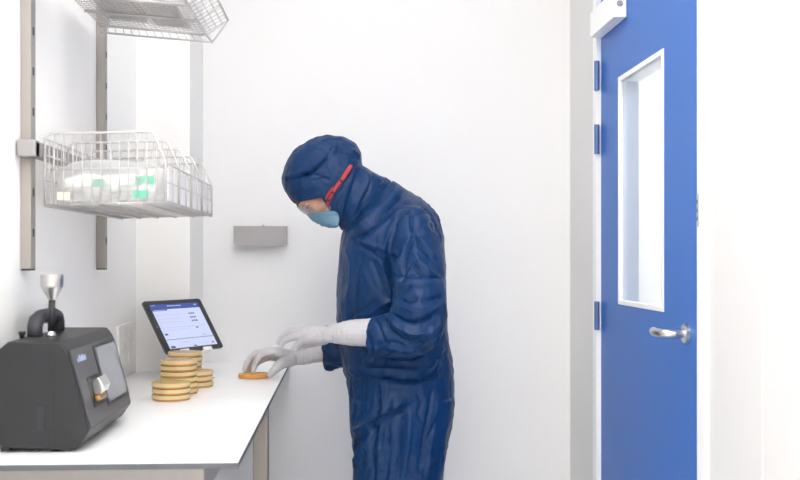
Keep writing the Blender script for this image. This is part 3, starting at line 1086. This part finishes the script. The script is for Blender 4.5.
def wrinkle(o, strokes, amp, freq, stretch, seed=0, gate_y=None):
    """folds: sculpted creases plus irregular crumple, pushed along the cloth's own normals"""
    me = o.data
    n = len(me.vertices)
    co = np.empty(n * 3); me.vertices.foreach_get('co', co); co = co.reshape(n, 3)
    no = np.empty(n * 3); me.vertices.foreach_get('normal', no); no = no.reshape(n, 3)
    off = np.array(origin_of(o))
    wc = co + off
    u, v = to_px(wc)
    d = np.zeros(n)
    near = np.clip(0.35 - no[:, 1], 0, 1)
    near = np.clip(near / 0.5, 0, 1)
    if gate_y is not None:
        near = near * (wc[:, 1] < gate_y)
    for pts, a, w in strokes:
        best = np.full(n, 1e9)
        tot = len(pts) - 1
        fade = np.ones(n)
        for i in range(tot):
            (ax, ay), (bx_, by_) = pts[i], pts[i + 1]
            dx, dy = bx_ - ax, by_ - ay
            L2 = dx * dx + dy * dy
            t = np.clip(((u - ax) * dx + (v - ay) * dy) / L2, 0, 1)
            dist = np.hypot(u - ax - t * dx, v - ay - t * dy)
            s = (i + t) / tot
            f_ = np.clip(np.minimum(s, 1 - s) * 6 + 0.25, 0, 1)
            k = dist < best
            best = np.where(k, dist, best)
            fade = np.where(k, f_, fade)
        d += a * fade * np.exp(-(best / w) ** 1.25) * near
    sx, sy, sz = stretch
    for i in range(n):
        p = Vector(wc[i]) + Vector((seed, 0, 0))
        wv = noise.noise_vector(p * 5) * 0.06
        q = Vector(((p.x + wv.x) * sx, (p.y + wv.y) * sy, (p.z + wv.z) * sz)) * freq
        r1 = max(0.0, 1 - abs(noise.noise(q)) * 2.6)
        q2 = q * 1.9 + Vector((3.1, 7.7, 1.3))
        r2 = max(0.0, 1 - abs(noise.noise(q2)) * 2.6)
        q3 = q * 3.3 + Vector((9.1, 2.7, 5.3))
        r3 = max(0.0, 1 - abs(noise.noise(q3)) * 2.6)
        big = noise.noise(p * 6)
        calm = min(1.0, max(0.15, 0.55 + 1.2 * big))
        d[i] += amp * (calm * (1.0 * r1 ** 1.6 - 0.6 * r2 ** 1.6 + 0.32 * r3 ** 1.5) + 0.6 * big)
    co = co + no * d[:, None]
    me.vertices.foreach_set('co', co.ravel())
    me.update()


# ---- the body itself (mostly covered)
HC = P(325, 181, YC)
HF = Vector((-0.534, 0, -0.845))
HU = Vector((-0.845, 0, 0.534))
HS = Vector((0, -1, 0))


def hd_(f, s, u):
    return HC + HF * f + HS * s + HU * u


b = one(M['skin'])
b.ball(hd_(0.0, 0, 0.008), (0.098, 0.073, 0.100), (HF, HS, HU), 32, 20)
b.ball(hd_(0.048, 0, -0.055), (0.050, 0.054, 0.052), (HF, HS, HU), 28, 16)
b.limb([hd_(0.090, 0, 0.016), hd_(0.093, 0, 0.0), hd_(0.094, 0, -0.016)], [0.008, 0.009, 0.0115], 12)
for s in (-1, 1):
    b.limb([hd_(0.090, s * 0.012, 0.022), hd_(0.087, s * 0.032, 0.026), hd_(0.070, s * 0.052, 0.020)], [0.009, 0.010, 0.009], 10)
    b.ball(hd_(0.068, s * 0.042, -0.022), 0.024, None, 16, 10)
    b.limb([hd_(-0.012, s * 0.068, 0.014), hd_(-0.02, s * 0.078, 0.0), hd_(-0.012, s * 0.072, -0.026)], [0.011, 0.012, 0.008], 10)
b.limb([hd_(0.096, -0.02, -0.052), hd_(0.1, 0, -0.054), hd_(0.096, 0.02, -0.052)], [0.006, 0.008, 0.006], 10)
neck0 = P(342, 186, YC)
b.limb([hd_(-0.02, 0, -0.05), P(362, 196, YC), P(384, 214, YC)], [0.058, 0.056, 0.064], 20)
b.limb([P(392, 222, YC), P(394, 262, YC), P(394, 310, YC), P(396, 360, YC), P(400, 395, YC)], [0.085, 0.105, 0.10, 0.098, 0.108], 24, flat=None)
for s, y in ((1, 2.78), (-1, 3.06)):
    b.limb([P(396, 232, YC), P(408, 242, y)], [0.06, 0.042], 16)
b.limb([P(410, 242, 2.785), P(418, 285, 2.70), P(418, 328, 2.665), P(380, 334, 2.71), P(345, 334, 2.785), P(325, 334, 2.83)], [0.042, 0.040, 0.038, 0.028, 0.020, 0.014], 14)
b.limb([P(408, 242, 3.06), P(400, 290, 3.12), P(388, 343, 3.13), P(340, 352, 3.12), P(306, 357, 3.105), P(290, 357, 3.10)], [0.042, 0.040, 0.036, 0.020, 0.014, 0.012], 14)
hipX = P(398, 400, YC).x
for y in (2.835, 3.005):
    b.limb([(hipX, y, 0.80), (hipX - 0.01, y, 0.62), (hipX - 0.015, y, 0.45), (hipX, y, 0.26), (hipX, y, 0.09)], [0.085, 0.072, 0.055, 0.052, 0.040], 18)
    b.limb([(hipX + 0.02, y, 0.062), (hipX - 0.06, y, 0.055), (hipX - 0.15, y, 0.045)], [0.034, 0.033, 0.026], 14)
person = b.build('person', None)
weld(person, 0.005, 3)
tag(person, 'person in navy hooded coverall, face mask and white gloves leaning over the white bench', 'person')

# eyes and brows behind the goggles
for s in (-1, 1):
    one(M['eye']).ball(hd_(0.078, s * 0.031, 0.004), (0.0115, 0.0125, 0.0085), (HF, HS, HU), 16, 10).build('eye', person)
    one(M['lash']).limb([hd_(0.0905, s * 0.020, 0.003), hd_(0.0905, s * 0.031, 0.0005), hd_(0.085, s * 0.044, 0.001)], [0.0016, 0.0024, 0.0014], 8).build('eyelashes', person)
    one(M['lash']).limb([hd_(0.0975, s * 0.014, 0.022), hd_(0.097, s * 0.032, 0.028), hd_(0.081, s * 0.054, 0.022)], [0.002, 0.003, 0.0014], 8).build('eyebrow', person)

# ---- coverall
b = one(M['navy'])
T = [((345, 229), (393, 180.5), 0.088), ((342.5, 233), (407, 190.5), 0.125), ((341, 241), (424, 201.5), 0.165), ((339, 253), (436, 215), 0.186),
     ((338, 268), (443, 236), 0.192), ((337, 290), (446, 266), 0.188), ((337, 318), (446.5, 300), 0.172), ((340, 345), (447.5, 332), 0.158), ((343, 364), (451, 356), 0.160),
     ((347, 380), (453, 377), 0.172), ((349, 396), (453, 392), 0.182), ((349, 412), (452, 408), 0.186), ((349.5, 430), (449.5, 427), 0.184), ((351, 450), (445, 449), 0.176), ((354, 478), (440, 478), 0.165)]
b.rings([oval(f, k, hy) for f, k, hy in T])
fx0, fx1 = P(354, 480, YC).x, P(440, 480, YC).x
for y in (2.835, 3.005):
    rr = []
    for z, x0, x1, hy in ((0.84, fx0 - 0.008, fx1 + 0.03, 0.092), (0.70, fx0 - 0.004, fx1 + 0.008, 0.098), (0.61, fx0, fx1, 0.095), (0.45, fx0 + 0.012, fx1 - 0.018, 0.088),
                          (0.28, fx0 + 0.028, fx1 - 0.012, 0.078), (0.16, fx0 + 0.040, fx1 - 0.018, 0.072), (0.10, fx0 + 0.03, fx1 - 0.02, 0.066), (0.06, fx0 + 0.02, fx1 - 0.02, 0.058)):
        rr.append([Vector(((x0 + x1) / 2 + (x1 - x0) / 2 * math.cos(t * 2 * PI / 32), y + hy * math.sin(t * 2 * PI / 32), z)) for t in range(32)])
    b.rings(rr)
    b.limb([(fx1 - 0.075, y, 0.055), (fx1 - 0.15, y, 0.052), (fx1 - 0.25, y, 0.040)], [0.052, 0.050, 0.037], 18, flat=((0, 0, 1), 1.0))
# near sleeve, far sleeve
NS = [(411, 228, 2.77), (415, 250, 2.735), (418, 276, 2.70), (419.5, 304, 2.675), (414, 326, 2.665), (398, 335, 2.685), (386, 336.5, 2.698), (374, 336.5, 2.712)]
b.limb([P(*p) for p in NS], [0.062, 0.069, 0.070, 0.070, 0.075, 0.064, 0.056, 0.0535], 24, open_end=True)
FS = [(408, 230, 3.07), (408, 262, 3.10), (404, 310, 3.13), (390, 344, 3.135), (358, 347, 3.125), (338, 346, 3.12), (324, 345.5, 3.12)]
b.limb([P(*p) for p in FS], [0.062, 0.068, 0.07, 0.07, 0.062, 0.060, 0.060], 24, open_end=True)
b.limb([P(344, 356, 3.12), P(333, 363, 3.115), P(328, 367, 3.115)], [0.034, 0.020, 0.012], 14)
b.limb([P(392, 345, 2.685), P(374, 351, 2.705)], [0.032, 0.018], 14)
coverall = b.build('coverall', person)
weld(coverall, 0.0042, 5)
for p in coverall.data.vertices:                      # boots stand on the floor
    wz = p.co.z + person.location.z
    if wz < 0.004:
        p.co.z = 0.004 - person.location.z
CF = [
    ([(395, 186), (382, 204), (366, 219), (350, 231)], -0.010, 2.6),
    # waist seam and blouse above it
    ([(344, 379), (358, 376), (372, 375.5), (386, 376.5), (404, 380), (420, 380), (436, 376), (449, 366)], -0.007, 2.2),
    ([(344, 371), (365, 368), (390, 369), (415, 372), (440, 364)], 0.005, 4.0),
    ([(372, 384), (395, 386), (415, 386), (440, 377)], 0.003, 3.0),
    ([(440, 356), (436, 364), (426, 371)], -0.006, 2.2), ([(446, 350), (441, 362), (438, 372)], -0.006, 2.0),
    # diagonal fold over the thigh
    ([(356, 433), (361, 428), (372, 422), (388, 414), (400, 408), (410, 400)], 0.012, 2.6), ([(356, 442), (374, 429), (394, 418), (408, 408)], -0.003, 2.4),
    ([(352, 436), (356, 446), (352, 458)], -0.008, 4), ([(359, 444), (356, 458), (362, 472)], 0.006, 3),
    # front of the leg and long vertical folds
    ([(378, 380), (379, 400), (376, 420), (374, 450), (374, 480)], -0.005, 1.8), ([(382, 384), (383, 408), (379, 440), (378, 478)], 0.004, 2.4),
    ([(396, 392), (402, 400), (396, 410), (404, 416)], -0.004, 2.0), ([(416, 392), (422, 402), (418, 414), (424, 424)], -0.004, 2.0),
    ([(404, 412), (402, 440), (398, 478)], -0.005, 2.2), ([(410, 414), (409, 440), (404, 478)], 0.004, 2.4),
    ([(432, 390), (430, 410), (424, 436), (418, 478)], -0.005, 2.2), ([(438, 392), (436, 420), (430, 450), (427, 478)], 0.004, 2.6),
    ([(388, 420), (390, 450), (387, 478)], -0.003, 2.0), ([(362, 384), (360, 402), (358, 420)], -0.004, 2.2), ([(427, 440), (434, 426), (440, 410)], -0.004, 2.0),
    # chest
    ([(352, 236), (361, 246), (372, 252), (384, 262), (392, 274)], -0.006, 2.2), ([(345, 246), (352, 262), (351, 284), (347, 306)], 0.005, 3.0),
    ([(362, 256), (357, 276), (354, 300), (350, 330)], -0.004, 2.2), ([(372, 260), (380, 280), (389, 300)], -0.004, 2.2), ([(376, 252), (386, 274), (393, 296)], 0.005, 2.4),
    ([(356, 240), (374, 246), (388, 252)], 0.004, 2.4), ([(378, 300), (364, 310), (348, 318)], -0.004, 2.6), ([(392, 300), (380, 306), (362, 318)], 0.004, 2.4),
    ([(366, 330), (372, 350), (374, 366)], -0.004, 2.2), ([(352, 350), (358, 362), (360, 374)], -0.004, 2.2),
    # collar
    ([(350, 231), (362, 226), (376, 212), (388, 196), (396, 186)], 0.010, 2.8), ([(351, 238), (366, 232), (380, 216), (393, 202), (402, 192)], -0.009, 2.4),
    ([(356, 242), (372, 236), (388, 222), (402, 206), (410, 197)], 0.004, 2.8),
    # shoulder seam and sleeve head
    ([(410, 210), (402, 212), (394, 222), (390, 240), (388, 262), (390, 282), (395, 298)], -0.009, 2.4), ([(398, 214), (390, 228), (385, 248), (384, 268)], 0.005, 2.8),
    ([(402, 211), (414, 213), (425, 212), (434, 216)], -0.004, 1.8),
    ([(412, 214), (411, 224), (412, 234)], -0.004, 2.0), ([(432, 214), (432, 224), (436, 232)], -0.006, 2.0),
    # chevrons on the upper arm
    ([(414, 234), (410, 246), (406, 258), (403, 272)], -0.006, 2.0), ([(414, 234), (420, 246), (428, 252), (438, 266), (444, 277)], -0.006, 2.2),
    ([(411, 262), (404, 272), (399, 284)], -0.006, 2.0), ([(411, 262), (418, 270), (424, 276)], -0.005, 2.0), ([(392, 275), (404, 277), (424, 276), (446, 278)], -0.005, 1.8),
    ([(418, 236), (426, 246), (436, 256)], 0.005, 2.4), ([(408, 240), (402, 256), (398, 268)], 0.004, 2.4), ([(389, 255), (396, 257), (400, 252)], -0.007, 2.0),
    ([(414, 252), (420, 262), (432, 272)], 0.004, 2.6), ([(396, 288), (410, 284), (430, 286)], 0.004, 2.6),
    # the bunched elbow and forearm
    ([(396, 296), (404, 290), (412, 284)], -0.005, 2.2), ([(391, 313), (400, 318), (412, 322), (424, 320), (436, 314)], -0.009, 2.4),
    ([(398, 306), (412, 312), (428, 312), (440, 306)], 0.007, 3.0), ([(384, 318), (388, 328), (400, 338), (414, 343), (424, 344)], -0.009, 2.4),
    ([(390, 318), (398, 328), (412, 334), (428, 333), (440, 324)], 0.007, 3.0), ([(376, 316), (380, 330), (384, 344)], -0.005, 2.2), ([(382, 318), (385, 334), (392, 346)], 0.005, 2.6),
    ([(372, 350), (386, 346), (402, 350), (418, 350)], 0.006, 2.6), ([(374, 345), (388, 342), (402, 345)], -0.005, 2.0), ([(388, 356), (404, 356), (420, 352), (438, 336)], -0.010, 2.6),
    ([(420, 300), (430, 300), (443, 296)], -0.005, 2.4), ([(400, 300), (408, 302), (418, 298)], -0.005, 2.0), ([(398, 360), (412, 362), (430, 352)], 0.005, 3.0),
]
wrinkle(coverall, [(p_, a_ * 1.5, w_ * 0.8) for p_, a_, w_ in CF], 0.0042, 17, (1.0, 1.0, 0.6), 3)
cut = []
for pts, r in ((((358, 337, 2.735), (373, 336.5, 2.714), (381, 336.5, 2.703), (390, 336, 2.694)), 0.047), (((300, 346, 3.12), (324, 345.5, 3.12), (334, 346, 3.12), (346, 346, 3.12)), 0.051)):
    cut.append(one(M['navy_hem']).tube([P(*p) for p in pts], [r * 1.1, r, r * 0.95, r * 0.8], 24).build('cut'))
carve(coverall, cut)
for p in coverall.data.polygons:
    p.use_smooth = True

# ---- hood
b = one(M['navy'])
Hd = [((282.2, 182), (283.2, 174), 0.026), ((285.3, 191.5), (287, 163), 0.056), ((291, 199.5), (295, 150.5), 0.079), ((299, 207), (309, 140.5), 0.092), ((309, 214), (327, 135.3), 0.098),
      ((318, 220), (344, 136.6), 0.099), ((327, 224.5), (356, 143), 0.097), ((334.5, 227.5), (361.7, 153), 0.092), ((340, 229.5), (362.5, 165), 0.087), ((345, 230), (374, 172), 0.084),
      ((348, 231), (391, 180.5), 0.082), ((354, 234), (399, 190), 0.078), ((362, 238), (402, 200), 0.05)]
b.rings([oval(f, k, hy, e=2.15, n=44) for f, k, hy in Hd])
hood = b.build('hood', person)
weld(hood, 0.0032, 5)
HFD = [
    ([(386, 178), (374, 198), (360, 214), (346, 227)], 0.008, 3.0), ([(393, 184), (380, 203), (365, 217), (351, 229)], -0.014, 2.6),
    ([(284, 180), (292, 179), (300, 176.5), (308, 174)], -0.005, 1.8), ([(284, 177), (296, 174), (308, 170), (318, 164), (326, 156), (330, 151)], 0.004, 2.2),
    ([(300, 177), (312, 172), (322, 163), (330, 152)], -0.006, 1.6), ([(304, 175), (312, 174), (320, 176)], -0.004, 1.6), ([(312, 182), (322, 178), (330, 180)], -0.003, 1.8),
    ([(330, 150), (338, 146), (348, 148), (357, 153)], 0.005, 1.8), ([(332, 154), (342, 151), (352, 155), (359, 160)], -0.005, 1.6), ([(322, 142), (332, 139), (340, 140)], -0.004, 1.6),
    ([(330, 143), (340, 145), (350, 147)], -0.005, 1.4), ([(336, 158), (346, 159), (356, 163)], 0.003, 1.8), ([(318, 148), (326, 150), (332, 150)], -0.004, 1.6), ([(338, 137), (346, 142), (354, 148)], -0.004, 1.6),
    # the throat and the gather behind the cheek
    ([(362, 166), (356, 176), (352, 190), (346, 208), (343, 224)], -0.005, 2.4), ([(366, 170), (370, 180), (362, 196), (354, 212), (349, 226)], 0.005, 3.0),
    ([(380, 178), (378, 188), (366, 206), (356, 222)], -0.007, 2.6), ([(372, 174), (368, 190), (360, 204)], -0.004, 2.0), ([(388, 182), (384, 192), (372, 208), (360, 226)], 0.005, 2.6),
    ([(340, 200), (336, 210), (338, 222)], -0.003, 2.0), ([(352, 172), (344, 186), (336, 198)], -0.003, 2.2),
]
wrinkle(hood, [(p_, a_ * 1.3, w_ * 0.85) for p_, a_, w_ in HFD], 0.0026, 24, (1, 1, 0.8), 9)
poly = [(270, 203.5), (292, 199.8), (306, 197.6), (320.5, 194.6), (325.5, 203), (331, 212.5), (337, 221), (341.5, 229), (341.5, 244), (270, 244)]
cutter = one(M['navy_hem']).prism([P(u, v, 2.72) for u, v in poly], [P(u, v, 2.72) + Vector((0, 0.42, 0)) for u, v in poly]).build('cut')
carve(hood, [cutter])
for p in hood.data.polygons:
    p.use_smooth = True
try:
    hood.data.set_sharp_from_angle(angle=math.radians(50))
    coverall.data.set_sharp_from_angle(angle=math.radians(60))
except Exception:
    pass


def side_sheet(center, side, hy, thick, na=28, sub=3):
    """a sheet wrapping round the face: profile on the middle line and at the near/far ends"""
    def curve(pts, t):
        s = t * (len(pts) - 1)
        i = min(int(s), len(pts) - 2)
        f = s - i
        return (pts[i][0] * (1 - f) + pts[i + 1][0] * f, pts[i][1] * (1 - f) + pts[i + 1][1] * f)
    nb = sub * (len(center) - 1)
    rows = []
    for j in range(nb + 1):
        t = j / nb
        c, s = curve(center, t), curve(side, t)
        pc_, ps = P(c[0], c[1], YC), P(s[0], s[1], YC)
        row = []
        for i in range(na + 1):
            a = -1 + 2 * i / na
            w_ = 1 - math.cos(a * PI / 2)
            q = pc_.lerp(ps, w_)
            q.y = YC - hy * math.sin(a * PI / 2)
            row.append(q)
        rows.append(row)
    return rows


def sheet_obj(m, rows, name, parent, thick, pleat=0.0):
    b = one(m)
    b.rings(rows, close=False, loop=False)
    o = b.build(name, parent)
    s = o.modifiers.new('s', 'SOLIDIFY')
    s.thickness = thick
    s.offset = 1
    evaluated(o)
    for p in o.data.polygons:
        p.use_smooth = True
    return o


# ---- face mask
rows = side_sheet([(307.3, 214.4), (309.2, 217), (312, 220), (315.5, 222), (322, 225.6), (331, 227.5)],
                  [(334.5, 211.8), (337, 213.2), (338.5, 215.5), (339.3, 219), (339, 223), (337.5, 226.6)], 0.076, 0.002, sub=4)
for j, r_ in enumerate(rows):
    for q in r_:
        q += HF * (0.0012 * math.sin(j * 2.1))
mk = sheet_obj(M['mask'], rows, 'face_mask', person, 0.0015)

# ---- safety goggles: clear lens, red temple arms with dark joints
g = bpy.data.objects.new('safety_goggles', None)
C.objects.link(g)
g.parent = person
rows = side_sheet([(297.0, 206.4), (298.2, 208.4), (301, 211.2), (306.5, 214.6)], [(326, 203.6), (329, 206), (331, 208.5), (331, 212.4)], 0.083, 0.0015, sub=4)
lens = sheet_obj(M['lens'], rows, 'lens', g, 0.0014)
for p in (rows[-1],):
    one(M['acrylic']).tube(p, 0.0012, 6).build('lens_rim', g)
dg = bpy.context.evaluated_depsgraph_get()
bpy.context.view_layer.update()
hv = [p.co + origin_of(hood) for p in hood.data.vertices]
bvh = BVHTree.FromPolygons(hv, [tuple(p.vertices) for p in hood.data.polygons])


def on_hood(u, v, lift):
    q = P(u, v, YC)
    o_ = Vector((0, 0, CH))
    d = (q - o_).normalized()
    h = bvh.ray_cast(o_, d)
    pt = h[0] if h[0] is not None else P(u, v, 2.835)
    if pt.y > 2.87:
        pt = P(u, v, 2.842)
    return pt - d * lift


for side in (1, -1):
    def mir(p):
        return Vector((p.x, p.y if side == 1 else 2 * YC - p.y, p.z))
    arm = [(350.8, 166.5), (347, 172), (343, 178), (338.5, 184), (334, 190.5), (330.5, 197), (328, 203), (327, 206)]
    pts = [mir(on_hood(u, v, 0.0035)) for u, v in arm]
    t = one(M['red']).limb(pts, [0.0056, 0.0066, 0.006, 0.0055, 0.0052, 0.0046, 0.004, 0.003], 12, flat=((0, 1, 0), 0.45)).build('temple_arm', g)
    pts = [mir(on_hood(u, v, 0.006)) for u, v in ((333, 188), (328.5, 194), (326, 199))]
    one(M['red']).limb(pts, [0.003, 0.0035, 0.0025], 10, flat=((0, 1, 0), 0.5)).build('strap_prong', t)
    for u, v in ((341, 180.5), (332.5, 192.5), (328.8, 200.5)):
        c_ = mir(on_hood(u, v, 0.0075))
        one(M['black']).ball(c_, (0.0042, 0.0022, 0.0042), None, 12, 8).build('joint', t)

# ---- gloves
def glove(name, wrist_path, wrist_rad, knuckles, wrist, fingers, thumb, creases):
    b = one(M['glove'])
    b.limb([P(*p) for p in wrist_path], wrist_rad, 20)
    W_ = P(*wrist)
    for k in knuckles:
        b.limb([W_, W_.lerp(P(*k), 0.5), P(*k)], [0.019, 0.0165, 0.0125], 14)
    for f_ in fingers:
        b.limb([P(*p) for p in f_], [0.0108, 0.0093, 0.0083, 0.0070][:len(f_)], 12)
    b.limb([P(*p) for p in thumb], [0.020, 0.0155, 0.0115, 0.0085], 12)
    o = b.build(name, person)
    weld(o, 0.0020, 2)
    me = o.data
    for vtx in me.vertices:
        p = vtx.co
        n1 = noise.noise(Vector(p) * 60) * 0.0009 + (1 - abs(noise.noise(Vector((p.x * 90, p.y * 25, p.z * 25))))) * 0.0010
        vtx.co = p + vtx.normal * n1
    st = [([(u_, v_ - 13), (u_ - 1.5, v_), (u_, v_ + 13)], -0.0016, 1.1) for u_, v_ in creases]
    wrinkle(o, st, 0.0008, 40, (1, 1, 1), 5)
    return o


glove('glove', [(394, 336, 2.692), (372, 332.5, 2.725), (352, 333, 2.765), (340, 333.5, 2.79), (331, 334, 2.81)], [0.033, 0.0365, 0.034, 0.0285, 0.0225],
      [(309, 338.5, 2.862), (307, 335.5, 2.88), (306, 332, 2.90), (308, 329.5, 2.922)], (331, 334, 2.81),
      [[(309, 338.5, 2.862), (302, 341.5, 2.885), (297, 345, 2.90), (294.5, 348, 2.905)],
       [(307, 335.5, 2.88), (294, 336.5, 2.905), (285, 340.5, 2.925), (281, 345, 2.93)],
       [(306, 332, 2.90), (291, 332.5, 2.93), (282, 337.5, 2.95), (278.5, 343, 2.955)],
       [(308, 329.5, 2.922), (294, 330, 2.95), (285.5, 334, 2.97), (281, 338.5, 2.975)]],
      [(324, 337, 2.85), (316, 341, 2.92), (309, 343.5, 2.965), (303, 346, 2.98)], [(333, 334), (336.5, 334), (341, 333), (347, 333)])
glove('glove', [(348, 348, 3.12), (327, 351, 3.118), (312, 354, 3.11), (300, 356.5, 3.105), (292, 357, 3.10)], [0.028, 0.030, 0.027, 0.0245, 0.0225],
      [(275, 351, 3.062), (271, 351, 3.085), (270, 353, 3.107), (272, 356, 3.126)], (293, 357, 3.10),
      [[(275, 351, 3.062), (262, 354, 3.055), (256, 362, 3.06), (253.5, 370.6, 3.07)],
       [(271, 351, 3.085), (256, 353.5, 3.088), (248.5, 361, 3.09), (244.5, 370.2, 3.09)],
       [(270, 353, 3.107), (257, 356, 3.115), (250, 363, 3.115), (247, 370.4, 3.11)],
       [(272, 356, 3.126), (262, 359.5, 3.135), (255, 365, 3.135), (252, 371, 3.13)]],
      [(290, 360, 3.08), (281, 364, 3.055), (275, 369.5, 3.045), (270.5, 374.3, 3.046)], [(299, 357), (303, 356), (308, 355), (314, 354)])

# ------------------------------------------------------------------ camera, world, view
w = bpy.data.worlds.new('World')
bpy.context.scene.world = w
w.use_nodes = True
w.node_tree.nodes['Background'].inputs[0].default_value = (0.9, 0.92, 1.0, 1)
w.node_tree.nodes['Background'].inputs[1].default_value = 0.2
cam = bpy.data.cameras.new('camera')
co = bpy.data.objects.new('camera', cam)
C.objects.link(co)
co.location = (0, 0, CH)
co.rotation_euler = (PI / 2, 0, -TH)
cam.lens = FPX / 800 * 36
cam.sensor_width = 36
cam.shift_y = 16 / 800
cam.clip_start = 0.05
cam.dof.use_dof = True
cam.dof.focus_distance = 2.85
cam.dof.aperture_fstop = 5.0
sc = bpy.context.scene
sc.camera = co
sc.cycles.max_bounces = 14
sc.cycles.diffuse_bounces = 12
sc.cycles.transparent_max_bounces = 32
sc.view_settings.view_transform = 'Standard'
sc.view_settings.look = 'None'
sc.view_settings.gamma = 1
sc.view_settings.use_curve_mapping = False
sc.view_settings.exposure = 0.0
